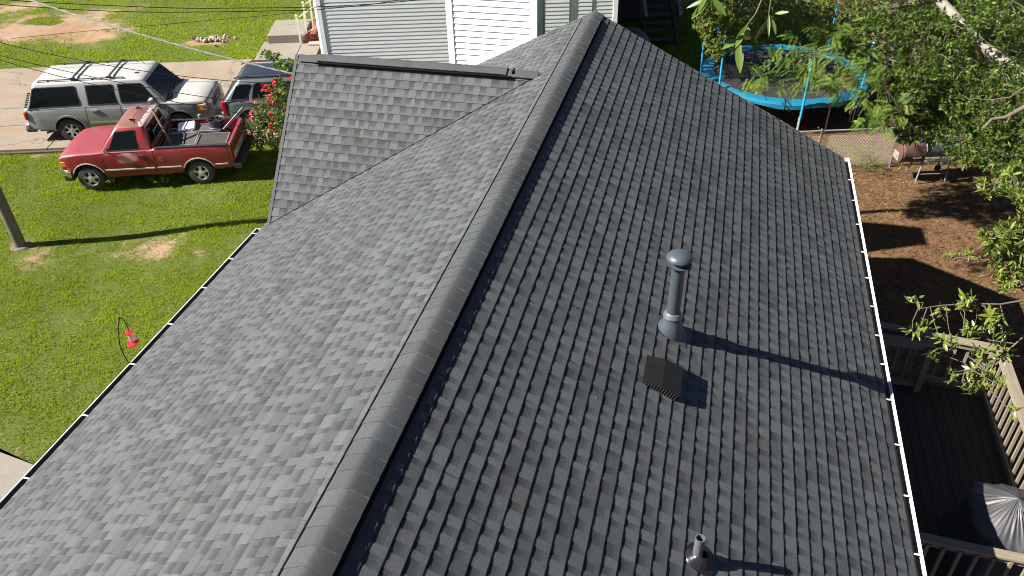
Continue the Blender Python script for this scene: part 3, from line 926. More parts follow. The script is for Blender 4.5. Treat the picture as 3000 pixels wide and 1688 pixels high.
class Car:
    def __init__(self, root): self.root = root; self.P = {}
    def sidey(self, x, z):
        w = interp(self.W, x)
        g = np.interp(z, [.25, .5, .75, .95, 1.15, 1.3], self.G)
        return w*float(g)
    def body(self, matl, smooth=38, bed=None):
        mb = MB(); secs = []
        S = stations(self.x0, self.x1, self.wheels, self.ar, self.extra)
        for x in S:
            zl = arches(x, interp(self.BOT, x), self.wheels, self.ar, self.azc)
            zt = interp(self.TOP, x); cr = interp(self.CROWN, x)
            pr = []
            for k in range(9):
                z = zl + (zt-.045-zl)*k/8
                pr.append((self.sidey(x, z), z))
            ys = self.sidey(x, zt)
            pr.append((ys-.012, zt-.018)); pr.append((ys-.05, zt))
            if bed and bed[0] <= x <= bed[1]:
                pr += [(ys-.09, zt), (ys-.095, bed[2]), (ys*.5, bed[2]), (0, bed[2])]
            else:
                pr += [(ys-.12, zt+cr*.25), (ys-.3, zt+cr*.6), (ys*.5, zt+cr*.85), (0, zt+cr)]
            secs.append((x, pr))
            if bed and (x == bed[0] or x == bed[1]):
                alt = pr[:11] + [(ys-.12, zt+cr*.25), (ys-.3, zt+cr*.6), (ys*.5, zt+cr*.85), (0, zt+cr)]
                if x == bed[0]: secs.insert(-1, (x, alt))
                else: secs.append((x, alt))
        loft(mb, secs)
        return mb.build('body', matl, self.root, smooth=smooth)
    def under(self):
        mb = MB(); x0, x1 = self.x0+.12, self.x1-.12
        mb.box(((x0+x1)/2, 0, .5), (x1-x0, 2*(self.hw-.33), .42))
        for xa in self.wheels: mb.box((xa, 0, .62), (2*self.ar+.06, 2*(self.hw-.30), .44))
        mb.build('chassis', under, self.root)
    def wheel(self, x, sgn, r=.36, wd=.24, spokes=5, rim=None, rr=.66, y=None):
        y = self.hw - .02 - wd/2 if y is None else y
        M = Matrix.Rotation(-sgn*PI/2, 3, 'X')   # local z -> outward
        M = Matrix((Vector((1, 0, 0)), Vector((0, 0, 1)), Vector((0, sgn, 0)))).transposed()
        w = empty('wheel', (x, sgn*y, r)); w.parent = self.root
        mb = MB(); h = wd/2
        mb.lathe([(r*rr, h-.02), (r*(rr+.03), h), (r*.93, h-.012), (r*.985, h-.05), (r, 0), (r*.985, -h+.05), (r*.93, -h), (r*.5, -h), (.001, -h)], 28, M=M)
        mb.build('tyre', rubber, w, smooth=40)
        mb = MB()
        R = r*rr
        mb.lathe([(R, h-.015), (R*.94, h-.005), (R*.90, h-.03), (R*.88, h-.05)], 28, M=M)
        def P(a, q, d): return M @ Vector((q*math.cos(a), q*math.sin(a), d))
        for k in range(spokes):
            a = 2*PI*k/spokes + .3; da = .30*5/spokes
            mb.poly([P(a-da*.75, R*.90, h-.03), P(a+da*.75, R*.90, h-.03), P(a+da*1.4, R*.34, h-.012), P(a-da*1.4, R*.34, h-.012)])
        mb.lathe([(R*.44, h-.03), (R*.40, h-.008), (R*.16, h-.006), (R*.15, h+.008), (.001, h+.010)], 18, M=M)
        mb.build('rim', rim or alloy, w, smooth=30)
        mb = MB(); mb.disc(R*.9, M @ Vector((0, 0, h-.07)), M, 24); mb.build('brake', under, w)
        return w
    def strip(self, mb, pts, w, off=.006, sgn=1, thick=None):
        """flat trim that follows the body side through (x,z) points"""
        P = []
        for (xa, za), (xb, zb) in zip(pts[:-1], pts[1:]):
            n = max(1, int(math.hypot(xb-xa, zb-za)/.15))
            for k in range(n): P.append((xa+(xb-xa)*k/n, za+(zb-za)*k/n))
        P.append(pts[-1])
        for i, ((xa, za), (xb, zb)) in enumerate(zip(P[:-1], P[1:])):
            d = math.hypot(xb-xa, zb-za); nx, nz = -(zb-za)/d*w/2, (xb-xa)/d*w/2
            q = []
            for x, z in ((xa-nx, za-nz), (xb-nx, zb-nz), (xb+nx, zb+nz), (xa+nx, za+nz)):
                q.append(Vector((x, sgn*(self.sidey(x, z)+off), z)))
            mb.poly(q)
            inn = [v - Vector((0, sgn*(off+.004), 0)) for v in q]
            mb.poly([q[0], inn[0], inn[1], q[1]]); mb.poly([q[3], q[2], inn[2], inn[3]])
    def arch_trim(self, xa, sgn, matl, w=.04, z_min=None, off=.012, name='arch_trim'):
        mb = MB(); pts = []
        for k in range(0, 17):
            a = PI*k/16
            x, z = xa+(self.ar+.012)*math.cos(a), self.azc+(self.ar+.012)*math.sin(a)
            if z_min is None or z >= z_min: pts.append((x, z))
        mb2 = MB(); self.strip(mb2, pts, w, off, sgn); mb2.build(name, matl, self.root)

    # greenhouse: frustum with rounded plan
    def cabin(self, matl, b, t, zb, zr, crown=.05, name='cab', rad=.16, smooth=40):
        """b, t: (x_rear, x_front, half width) at the belt and at the roof edge"""
        self.gb, self.gt, self.zb, self.zr = b, t, zb, zr
        mb = MB()
        def loop(xr, xf, hw, z, rd):
            pts = []
            for cx, cy, a0 in ((xf-rd, hw-rd, 0), (xr+rd, hw-rd, 90), (xr+rd, -hw+rd, 180), (xf-rd, -hw+rd, 270)):
                for k in range(5):
                    a = R_(a0 + 22.5*k)
                    pts.append((cx+rd*math.cos(a), cy+rd*math.sin(a), z))
            return pts
        L = [loop(*b, zb, rad*.6)]
        mid = [(b[i]+t[i])/2 for i in range(3)]
        L.append(loop(mid[0], mid[1], mid[2]+.012, (zb+zr)/2, rad*.8))
        L.append(loop(t[0], t[1], t[2], zr, rad))
        L.append(loop(t[0]+.035, t[1]-.05, t[2]-.04, zr+.035, rad))
        L.append(loop(t[0]+.14, t[1]-.18, t[2]-.16, zr+.035+crown*.6, rad))
        L.append(loop(t[0]+.4, t[1]-.4, t[2]-.42, zr+.035+crown, rad*.9))
        idx = []
        for l in L:
            s = len(mb.v); mb.v.extend(l); idx.append(s)
        for a, c in zip(idx[:-1], idx[1:]):
            for j in range(20): mb.face((a+j, a+(j+1) % 20, c+(j+1) % 20, c+j))
        mb.face([idx[-1]+j for j in range(20)])
        return mb.build(name, matl, self.root, smooth=smooth)
    def gside(self, x, z, off=.0):
        k = (z-self.zb)/(self.zr-self.zb)
        return self.gb[2] + (self.gt[2]-self.gb[2])*k + .012*(1-abs(2*k-1)) + off
    def window(self, pts, sgn, name='window', rim=True, off=.008, matl=None):
        f = MB(); f.poly([Vector((x, sgn*self.gside(x, z, off+.004), z)) for x, z in pts])
        o = f.build(name, matl or glass, self.root)
        if rim:
            r = MB(); cx = sum(p[0] for p in pts)/len(pts); cz = sum(p[1] for p in pts)/len(pts)
            q = []
            n = len(pts)
            for (xa, za), (xb, zb) in zip(pts, pts[1:]+pts[:1]):
                ga_ = lambda x, z, e: Vector((cx+(x-cx)*(1+e/abs(max(p[0] for p in pts)-cx)), 0, cz+(z-cz)*(1+e/abs(max(p[1] for p in pts)-cz))))
                A, B = ga_(xa, za, .025), ga_(xb, zb, .025)
                V = [Vector((xa, 0, za)), Vector((xb, 0, zb)), B, A]
                r.poly([Vector((v.x, sgn*self.gside(v.x, v.z, off+.002), v.z)) for v in V])
            r.build('window_seal', blk, o)
        return o
    def screen(self, front, u0, u1, k0, k1, name, matl=None, off=.012):
        """windscreen / rear glass: u across (-1..1), k up (0..1)"""
        mb = MB()
        def P(u, k):
            e = 1 if front else 0
            x = self.gb[e] + (self.gt[e]-self.gb[e])*k
            w = self.gb[2] + (self.gt[2]-self.gb[2])*k
            ed = (1-abs(u)**4)*.0
            return Vector((x + (off if front else -off), u*w, self.zb + (self.zr-self.zb)*k + .006))
        n = 6
        for i in range(n):
            a, c = u0+(u1-u0)*i/n, u0+(u1-u0)*(i+1)/n
            mb.poly([P(a, k0), P(c, k0), P(c, k1), P(a, k1)])
        a = [P(u0, k0), P(u1, k0), P(u1, k1), P(u0, k1)]
        dn = Vector((-.03 if front else .03, 0, -.01))
        for i in range(4): mb.poly([a[i], a[i]+dn, a[(i+1) % 4]+dn, a[(i+1) % 4]])
        return mb.build(name, matl or glass, self.root)
    def part(self, name, matl, fn, **kw):
        mb = MB(); fn(mb); return mb.build(name, matl, self.root, **kw)

def text_mesh(body, size, name, matl, parent, M, extrude=.004):
    cu = bpy.data.curves.new('lettering', 'FONT'); cu.body = body; cu.size = size; cu.extrude = extrude
    cu.align_x = 'CENTER'; cu.align_y = 'CENTER'
    to = bpy.data.objects.new('lettering', cu); COL.objects.link(to)
    dg = bpy.context.evaluated_depsgraph_get()
    me = bpy.data.meshes.new_from_object(to.evaluated_get(dg))
    bpy.data.objects.remove(to); bpy.data.curves.remove(cu)
    me.materials.clear(); me.materials.append(matl)
    o = link(name, me, parent); o.matrix_local = M
    return o

# ------------------------------------------------------------------ red pickup
HEAD = R_(18.4)
def worn_red(nt, tc, c, r, n1, n2):
    sep = nt.nodes.new('ShaderNodeSeparateXYZ'); nt.links.new(tc, sep.inputs[0])
    # sun-bleached upward panels
    nrm = nt.nodes.new('ShaderNodeNewGeometry').outputs['Normal']
    ns = nt.nodes.new('ShaderNodeSeparateXYZ'); nt.links.new(nrm, ns.inputs[0])
    hood = math_(nt, 'MULTIPLY', ramp(nt, ns.outputs[2], [(.55, 0), (.9, 1)]), .8)
    c = mixc(nt, hood, c, (.22, .045, .052))
    # streaked, rusty bed side
    bedm = math_(nt, 'MULTIPLY', ramp(nt, math_(nt, 'ADD', sep.outputs[0], 3.0), [(0.0, 1), (.01, 1)]), 1)
    m1 = ramp(nt, math_(nt, 'MULTIPLY', math_(nt, 'LESS_THAN', sep.outputs[0], -1.85), noise(nt, 5, 5, .7, vec=tc, stretch=(1, 1, .25)).outputs['Fac']), [(.45, 0), (.72, .6)])
    c = mixc(nt, m1, c, (.13, .035, .02))
    # bleached door patch
    dx = math_(nt, 'MULTIPLY', math_(nt, 'ADD', sep.outputs[0], 1.15), 2.0); dz = math_(nt, 'MULTIPLY', math_(nt, 'SUBTRACT', sep.outputs[2], .93), 3.6)
    rr = math_(nt, 'ADD', math_(nt, 'MULTIPLY', dx, dx), math_(nt, 'MULTIPLY', dz, dz))
    pm = ramp(nt, math_(nt, 'ADD', rr, math_(nt, 'MULTIPLY', n1.outputs['Fac'], 1.2)), [(.75, .75), (1.25, 0)])
    c = mixc(nt, pm, c, (.40, .20, .19))
    r = mixc(nt, .5, r, (.5, .5, .5))
    return c, r
def worn_roof(nt, tc, c, r, n1, n2):
    sep = nt.nodes.new('ShaderNodeSeparateXYZ'); nt.links.new(tc, sep.inputs[0])
    ns = nt.nodes.new('ShaderNodeSeparateXYZ'); nt.links.new(nt.nodes.new('ShaderNodeNewGeometry').outputs['Normal'], ns.inputs[0])
    topm = ramp(nt, ns.outputs[2], [(.75, 0), (.9, 1)])
    rust = ramp(nt, n1.outputs['Fac'], [(.35, (.10, .034, .022)), (.55, (.14, .050, .033)), (.75, (.19, .075, .055))])
    c2 = mixc(nt, topm, c, rust)
    # peeled white primer along the rear edge and side of the roof
    edge = math_(nt, 'ADD', math_(nt, 'MULTIPLY', math_(nt, 'SUBTRACT', -1.52, sep.outputs[0]), 3.4), math_(nt, 'MULTIPLY', math_(nt, 'SUBTRACT', n2.outputs['Fac'], .5), 2.2))
    pe = math_(nt, 'MULTIPLY', ramp(nt, edge, [(.32, 0), (.36, 1)]), topm)
    c2 = mixc(nt, pe, c2, (.55, .42, .38))
    r = mixc(nt, topm, r, (.75, .75, .75))
    return c2, r
red = paint('red_paint', (.16, .005, .010), worn_red)
redroof = paint('red_paint_roof', (.24, .016, .018), worn_roof)
cream = mat('cream_band', (.55, .52, .40), .5, var=.1)
silver_trim = mat('silver_trim', (.62, .56, .50), .4, .3, var=.15)

fr = Vector((-16.56, 17.35, 0))
T = empty('pickup_truck', fr, PI + HEAD, 'faded red single cab pickup truck parked on the grass with junk in its bed', 'pickup truck')
c = Car(T); c.hw = .975
c.x0, c.x1 = -3.93, .70
c.wheels = (0, -2.985); c.ar = .44; c.azc = .37
c.extra = (-1.83, -1.90, -3.86, -.40, .0)
c.W = [(-3.93, .93), (-3.6, .95), (-2.9, .965), (-1.7, .965), (-.3, .965), (.2, .955), (.5, .925), (.70, .85)]
c.G = (.955, .985, 1.0, .995, .965, .94)
c.BOT = [(-3.93, .50), (-3.5, .46), (-2.5, .40), (-.5, .38), (.5, .42), (.70, .45)]
c.TOP = [(-3.93, 1.15), (-1.90, 1.15), (-1.83, 1.12), (-.5, 1.12), (.25, 1.09), (.58, 1.05), (.70, .98)]
c.CROWN = [(-3.93, .0), (-1.90, .0), (-1.8, .02), (-.5, .06), (.4, .06), (.70, .03)]
c.body(red, bed=(-3.86, -1.90, .62))
c.under()
c.cabin(redroof, (-1.81, -.46, .905), (-1.74, -.93, .76), 1.11, 1.70, crown=.055, rad=.11)
for s in (1, -1):
    c.window([(-1.50, 1.165), (-.70, 1.165), (-.97, 1.62), (-1.48, 1.645)], s)
c.screen(True, -.88, .88, .06, .93, 'windscreen', mat('windscreen_tan', (.10, .085, .06), .12, var=.2, scale=3))
c.screen(False, -.8, .8, .15, .9, 'rear_window')
for s in (1, -1):
    for xa in c.wheels: c.wheel(xa, s, r=.355, wd=.235, rr=.60)
    for xa in c.wheels: c.arch_trim(xa, s, silver_trim, .028, z_min=.52)
    for pts in ([(-3.78, .60), (-3.44, .60)], [(-2.52, .60), (-1.87, .60)], [(-1.80, .60), (-.47, .60)]):
        mb = MB(); c.strip(mb, pts, .035, .012, s); mb.build('side_moulding', silver_trim, T)
    for pts in ([(-1.845, .42), (-1.845, 1.12)], [(-1.85, .42), (-1.85, 1.12)], [(-.50, .45), (-.47, 1.085)], [(-1.66, 1.09), (-.47, 1.085)], [(-1.66, .44), (-1.66, 1.09)], [(-.44, 1.06), (.30, 1.02), (.64, .95)], [(-3.84, .62), (-3.84, 1.10)], [(-1.66, .50), (-.50, .50)]):
        mb = MB(); c.strip(mb, pts, .012, .003, s); mb.build('panel_gap', blk, T)
    mb = MB(); mb.box((-1.52, s*(c.sidey(-1.52, .95)+.012), .955), (.17, .03, .075)); mb.build('door_handle', blk, T, bevel=.01)
    mb = MB(); mb.box((-.70, s*1.06, 1.19), (.09, .16, .17)); mb.bar((-.67, s*.93, 1.13), (-.68, s*1.0, 1.15), .04, .03); mb.build('mirror', chrome if s > 0 else blk, T, bevel=.02)
    mb = MB(); mb.box((.69, s*.66, .82), (.07, .26, .16)); mb.build('headlight', lampw, T, bevel=.012)
    mb = MB(); mb.box((.61, s*.875, .80), (.18, .05, .14)); mb.build('corner_lamp', amber, T, bevel=.01)
    mb = MB(); mb.box((-3.93, s*.885, .86), (.05, .10, .40)); mb.build('tail_lamp', mat('tail_dark', (.12, .008, .008), .35) if s > 0 else bpy.data.materials['tail_dark'], T, bevel=.01)
c.part('grille', blk, lambda m_: m_.box((.695, 0, .80), (.06, 1.05, .24)))
c.part('grille_bar', chrome, lambda m_: [m_.box((.73, 0, z), (.03, 1.08, .022)) for z in (.70, .80, .90)])
c.part('front_bumper', chrome, lambda m_: [m_.box((.77, 0, .52), (.12, 1.55, .20)), m_.bar((.74, .74, .52), (.50, .96, .52), .10, .20), m_.bar((.74, -.74, .52), (.50, -.96, .52), .10, .20)], bevel=.03)
c.part('air_dam', blk, lambda m_: m_.box((.62, 0, .36), (.22, 1.7, .16)))
c.part('rear_bumper', blk, lambda m_: [m_.box((-4.03, 0, .50), (.20, 1.86, .14)), m_.box((-4.05, 0, .57), (.2, 1.2, .02))], bevel=.02)
tg = c.part('tailgate', red, lambda m_: m_.box((-3.925, 0, .86), (.06, 1.60, .56)), bevel=.015)
c.part('tailgate_band', cream, lambda m_: m_.box((-3.958, 0, .76), (.008, 1.5, .17)))
text_mesh('CHEVROLET', .17, 'tailgate_lettering', blk, T, Matrix(((0, 0, -1, -3.963), (-1, 0, 0, 0), (0, 1, 0, .755), (0, 0, 0, 1))) @ Matrix.Diagonal((1.42, 1, 1, 1)))
c.part('fuel_door', mat('rust_red', (.10, .03, .022), .7, var=.3), lambda m_: m_.lathe([(.085, .0), (.08, .006), (.001, .007)], 16, o=(-2.05, c.sidey(-2.05, .84), .84), M=Matrix((Vector((1, 0, 0)), Vector((0, 0, -1)), Vector((0, 1, 0)))).transposed()))
c.part('bed_floor', mat('bed_liner', (.03, .026, .024), .9, var=.4, scale=4), lambda m_: m_.box((-2.88, 0, .635), (1.94, 1.68, .02)))
c.part('wiper_cowl', blk, lambda m_: m_.box((-.43, 0, 1.115), (.10, 1.6, .03)), bevel=.01)
c.part('bed_rail', blk, lambda m_: [m_.box((-2.88, s*.885, 1.157), (1.95, .10, .012)) for s in (1, -1)])
c.part('steering_wheel', blk, lambda m_: m_.tube([(-.92+.17*math.sin(a)*.5, .40+.17*math.cos(a), 1.19+.17*math.sin(a)*.85) for a in np.linspace(0, 2*PI, 17)], .012, 6))

def W(o, lx, ly, lz):      # vehicle local to world
    return o.matrix_basis @ Vector((lx, ly, lz))
def in_bed(name, label, cat, matl, fn, **kw):
    mb = MB(); fn(mb); o = mb.build(name, matl, None, **kw); o.matrix_basis = T.matrix_basis.copy(); return tag(o, label, cat)
rusty = mat('rusty_steel', (.20, .10, .065), .75, .2, var=.35, scale=10)
steel = mat('grey_steel', (.20, .20, .21), .6, .2, var=.3)
bpy.context.view_layer.update()
# headache rack: uprights and grid behind the cab
def rack(m_):
    for y in np.linspace(-.72, .72, 9): m_.tube([(-1.96, y, .66), (-1.96, y, 1.58)], .011, 6)
    for z in (1.12, 1.36, 1.58): m_.tube([(-1.96, -.76, z), (-1.96, .76, z)], .016, 6)
in_bed('headache_rack', 'dark barred rack standing behind the pickup cab', 'rack', blk, rack)
in_bed('steel_pipe', 'long rusty steel pipe leaning out of the pickup bed against the cab', 'pipe', rusty, lambda m_: m_.tube([(-2.40, .70, .80), (-1.86, .12, 1.95)], .032, 10))
def panel(x0, x1, y0, y1, z, tilt, name, label, colm):
    r = empty(name, T.matrix_basis @ Vector(((x0+x1)/2, (y0+y1)/2, z)), T.rotation_euler.z, label, 'panel', 'framed panels loaded in the truck bed')
    M = Matrix.Rotation(tilt, 3, 'X')
    mb = MB(); mb.box((0, 0, 0), (x1-x0, y1-y0, .03), M=M); mb.build('sheet', colm, r)
    mb = MB()
    for a, b_ in (((-1, -1), (1, -1)), ((1, -1), (1, 1)), ((1, 1), (-1, 1)), ((-1, 1), (-1, -1))):
        mb.bar(M @ Vector((a[0]*(x1-x0)/2, a[1]*(y1-y0)/2, .018)), M @ Vector((b_[0]*(x1-x0)/2, b_[1]*(y1-y0)/2, .018)), .022, .045)
    mb.build('frame', steel, r)
    return r
mesh_d = mat('screen_grey', (.055, .05, .044), .8, var=.2, scale=5)
mesh_d2 = mat('screen_brown', (.030, .026, .022), .85, var=.35, scale=5)
panel(-2.90, -2.06, -.02, .62, 1.07, R_(-6), 'screen_panel', 'grey framed screen panel lying on the load nearest the cab', mesh_d)
panel(-3.76, -2.94, .02, .72, 1.05, R_(-4), 'screen_panel', 'dark framed panel lying at the tailgate end of the load', mesh_d2)
panel(-3.45, -2.65, -.72, -.12, 1.06, R_(5), 'screen_panel', 'pale framed panel lying on the far side of the truck bed under the wheel rim', mesh_d)
in_bed('foam_box', 'white box lying in the pickup bed beside the framed panels', 'box', wht, lambda m_: m_.box((-2.45, -.45, 1.10), (.46, .5, .17), rz=.2), bevel=.02)
def rungs(m_):
    m_.tube([(-2.05, -.30, 1.16), (-2.75, -.36, 1.10)], .015, 6); m_.tube([(-2.05, -.02, 1.16), (-2.75, -.08, 1.12)], .015, 6)
    for k in range(8): x = -2.05-.09*k; m_.tube([(x, -.3, 1.16-.008*k), (x, -.02, 1.16-.006*k)], .010, 5)
in_bed('wire_rack', 'pale wire rack with rungs lying across the truck bed', 'rack', steel, rungs)
rr_ = empty('wheel_rim', T.matrix_basis @ Vector((-3.32, -.42, 1.12)), T.rotation_euler.z, 'black alloy wheel rim lying flat on top of the truck load', 'wheel rim')
mb = MB(); mb.lathe([(.235, 0), (.25, .01), (.225, .03), (.215, .12), (.225, .2), (.25, .22), (.235, .225), (.20, .2), (.195, .03)], 28); mb.build('barrel', blk, rr_, smooth=40)
mb = MB()
for k in range(5):
    a = 2*PI*k/5; mb.bar((.03*math.cos(a), .03*math.sin(a), .17), (.2*math.cos(a), .2*math.sin(a), .2), .05, .025)
mb.lathe([(.05, .15), (.05, .185), (.001, .19)], 14); mb.build('spokes', mat('rim_black', (.04, .04, .042), .3, .5), rr_)
in_bed('metal_rail', 'pale metal rail sticking out over the pickup tailgate', 'rail', steel, lambda m_: m_.bar((-3.55, -.15, 1.12), (-4.1, -.62, 1.55), .03, .06))
in_bed('bed_scrap', 'rusty bent tubing lying in the truck bed below the panels', 'scrap', rusty, lambda m_: [m_.tube([(-2.1, .74, .82), (-2.5, .76, .72), (-2.9, .78, .76), (-3.2, .74, .80)], .018, 6), m_.tube([(-2.0, .66, .95), (-2.3, .70, .86), (-2.9, .70, .9)], .014, 6), m_.tube([(-2.2, .5, .7), (-2.2, .5, 1.0)], .02, 6), m_.lathe([(.12, .7), (.12, .76), (.02, .78)], 14, o=(-2.3, .6, 0)), m_.lathe([(.12, .7), (.12, .76), (.02, .78)], 14, o=(-2.75, .6, 0))])

def scrap2(m_):
    r = random.Random(8)
    for k in range(16):
        x, y = r.uniform(-3.7, -2.1), r.uniform(-.75, .75); a = r.uniform(0, PI); L = r.uniform(.15, .5); z = r.uniform(.85, 1.02)
        m_.tube([(x-L*math.cos(a)/2, y-L*math.sin(a)/2, z), (x+L*math.cos(a)/2, y+L*math.sin(a)/2, z+r.uniform(-.08, .1))], r.uniform(.012, .03), 6)
in_bed('dark_scrap', 'dark metal scrap piled at the bottom of the pickup bed', 'scrap', blk, scrap2)
# ------------------------------------------------------------------ silver long wagon
def pale_top(nt, tc, c, r, n1, n2):  # upward faces paler and rougher, with streaks
    sep = nt.nodes.new('ShaderNodeSeparateXYZ'); nt.links.new(tc, sep.inputs[0])
    ns = nt.nodes.new('ShaderNodeSeparateXYZ'); nt.links.new(nt.nodes.new('ShaderNodeNewGeometry').outputs['Normal'], ns.inputs[0])
    up_ = ramp(nt, ns.outputs[2], [(.75, 0), (.95, 1)])
    streak = ramp(nt, noise(nt, 3, 5, .7, vec=tc, stretch=(.5, 3, 1)).outputs['Fac'], [(.4, 0), (.7, 1)])
    c = mixc(nt, math_(nt, 'MULTIPLY', up_, .55), c, (.40, .40, .385))
    c = mixc(nt, math_(nt, 'MULTIPLY', math_(nt, 'MULTIPLY', up_, streak), .45), c, (.33, .31, .27))
    r = mixc(nt, up_, r, (.6, .6, .6))
    return c, r
silver = paint('silver_paint', (.19, .19, .19), pale_top, .38)
rear = Vector((-19.14, 19.92, 0))
S_ = empty('large_suv', rear, HEAD, 'long silver sport utility wagon with roof rails parked on the driveway', 'suv')
c = Car(S_); c.hw = 1.0
c.x0, c.x1 = -1.20, 4.28
c.wheels = (0, 3.30); c.ar = .46; c.azc = .40
c.extra = (2.9,)
c.W = [(-1.22, .93), (-.9, .985), (0, .995), (3.3, .995), (3.8, .95), (4.15, .87), (4.28, .78)]
c.G = (.95, .985, 1.0, .995, .97, .95)
c.BOT = [(-1.22, .46), (0, .42), (3.3, .40), (4.22, .44)]
c.TOP = [(-1.22, 1.12), (2.95, 1.14), (3.15, 1.13), (3.9, 1.10), (4.17, 1.05), (4.28, .94)]
c.CROWN = [(-1.22, .0), (2.8, .01), (3.1, .05), (3.8, .07), (4.22, .04)]
c.body(silver); c.under()
c.cabin(silver, (-1.14, 3.08, .945), (-.80, 2.50, .81), 1.10, 1.80, crown=.045, rad=.13)
for s in (1, -1):
    c.window([(-.98, 1.18), (.44, 1.19), (.50, 1.26), (.46, 1.70), (.40, 1.72), (-.70, 1.72), (-.77, 1.68)], s)
    c.window([(.76, 1.19), (1.58, 1.20), (1.56, 1.70), (1.51, 1.72), (.79, 1.72)], s)
    c.window([(1.73, 1.20), (2.72, 1.21), (2.70, 1.29), (2.42, 1.70), (2.36, 1.72), (1.73, 1.72)], s)
    for xa in c.wheels: c.wheel(xa, s, r=.385, wd=.27, rr=.58, spokes=6)
    for pts in ([(.58, .50), (.62, 1.15)], [(1.655, .42), (1.655, 1.15)], [(2.80, .45), (2.84, 1.15)], [(-1.12, 1.10), (2.85, 1.135)], [(.58, .50), (.46, .80)], [(2.84, 1.10), (3.6, 1.06), (4.15, .98)]):
        mb = MB(); c.strip(mb, pts, .010, .003, s); mb.build('panel_gap', blk, S_)
    for pts in ([(.62, .62), (1.62, .62)], [(1.68, .62), (2.78, .62)]):
        mb = MB(); c.strip(mb, pts, .05, .02, s); mb.build('side_moulding', chrome, S_)
    for x in (.88, 1.86):
        mb = MB(); mb.box((x, s*(c.sidey(x, 1.0)+.018), 1.0), (.20, .035, .075)); mb.build('door_handle', silver, S_, bevel=.012)
    mb = MB(); mb.box((2.66, s*1.10, 1.24), (.12, .22, .19)); mb.bar((2.70, s*.94, 1.18), (2.68, s*1.02, 1.20), .05, .04); mb.build('mirror', silver, S_, bevel=.03)
    mb = MB(); mb.box((4.06, s*.80, .90), (.20, .20, .20)); mb.build('headlight', lampw, S_, bevel=.02)
    mb = MB(); mb.box((3.99, s*.895, .90), (.22, .055, .19)); mb.build('corner_lamp', amber, S_, bevel=.015)
    mb = MB(); mb.box((-1.19, s*.955, .90), (.07, .06, .20)); mb.build('tail_lamp', red_l, S_, bevel=.01)
    mb = MB(); mb.box((-1.19, s*.955, 1.03), (.07, .06, .06)); mb.build('turn_lamp', amber, S_, bevel=.01)
    mb = MB(); y = s*.70
    mb.tube([(-.62, y, 1.845), (-.56, y, 1.90), (1.88, y, 1.90), (1.96, y, 1.845)], .018, 8)
    for x in (-.3, .4, 1.0): mb.box((x, y, 1.87), (.06, .03, .06))
    mb.build('roof_rail', blk, S_)
    for xa in c.wheels: c.arch_trim(xa, s, silver, .05, off=.014)
for x in (.43, 1.49):
    mb = MB(); mb.tube([(x, -.72, 1.915), (x, -.6, 1.945), (x, .6, 1.945), (x, .72, 1.915)], .026, 8)
    mb.box((x, .70, 1.92), (.13, .07, .05)); mb.box((x, -.70, 1.92), (.13, .07, .05)); mb.build('cross_bar', blk, S_)
c.screen(True, -.90, .90, .04, .93, 'windscreen')
c.screen(False, -.86, .86, .12, .9, 'rear_window')
c.part('grille', blk, lambda m_: m_.box((4.26, 0, .88), (.07, .95, .27)), bevel=.02)
c.part('grille_badge', red_l, lambda m_: m_.box((4.305, 0, .90), (.01, .30, .09)))
c.part('front_bumper', silver, lambda m_: [m_.box((4.24, 0, .58), (.16, 1.5, .26)), m_.bar((4.2, .70, .58), (3.86, .96, .58), .12, .26), m_.bar((4.2, -.70, .58), (3.86, -.96, .58), .12, .26)], bevel=.05)
c.part('bug_shield', blk, lambda m_: [m_.bar((4.15, a, 1.045+.02*(1-abs(a))), (4.15, a+.2, 1.045+.02*(1-abs(a+.2))), .10, .03) for a in np.arange(-.8, .79, .2)], bevel=.01)
c.part('rear_bumper', silver, lambda m_: [m_.box((-1.26, 0, .52), (.16, 1.9, .24))], bevel=.04)
c.part('bumper_pad', blk, lambda m_: [m_.box((-1.34, 0, .47), (.06, 1.8, .10)), m_.box((-1.14, .99, .47), (.30, .03, .1)), m_.box((-1.14, -.99, .47), (.30, .03, .1))], bevel=.01)
for s in (1, -1):
    for k in range(9): c.part('tailgate_rib', blk, lambda m_: m_.box((-1.09+.030*k, s*.955, 1.19+.055*k), (.09, .03, .028)))
c.part('exhaust_pipe', rusty, lambda m_: m_.tube([(-.3, -.78, .40), (-.78, -.92, .34)], .035, 10))
c.part('antenna', blk, lambda m_: [m_.box((2.2, -.35, 1.885), (.12, .05, .03)), m_.tube([(2.25, .35, 1.88), (2.15, .35, 2.05)], .008, 5)])
c.part('wiper', blk, lambda m_: [m_.bar((3.06, -.75, 1.20), (2.98, -.10, 1.25), .02, .02), m_.bar((3.06, .05, 1.20), (2.98, .72, 1.25), .02, .02), m_.box((3.10, 0, 1.16), (.10, 1.7, .03))])

# ------------------------------------------------------------------ grey-green small suv
def clad(nt, tc, c, r, n1, n2):
    sep = nt.nodes.new('ShaderNodeSeparateXYZ'); nt.links.new(tc, sep.inputs[0])
    ns = nt.nodes.new('ShaderNodeSeparateXYZ'); nt.links.new(nt.nodes.new('ShaderNodeNewGeometry').outputs['Normal'], ns.inputs[0])
    up_ = ramp(nt, ns.outputs[2], [(.75, 0), (.95, 1)])
    c = mixc(nt, math_(nt, 'LESS_THAN', sep.outputs[2], .62), c, (.085, .088, .08))
    c = mixc(nt, up_, c, (.018, .020, .022))
    return c, r
green = paint('sage_paint', (.075, .102, .098), clad, .3)
V_ = empty('small_suv', (-13.96, 21.62, 0), HEAD, 'grey green compact suv partly hidden behind the gable roof', 'suv')
c = Car(V_); c.hw = .93
c.x0, c.x1 = -.80, 3.68
c.wheels = (0, 2.71); c.ar = .43; c.azc = .36
c.extra = (2.2,)
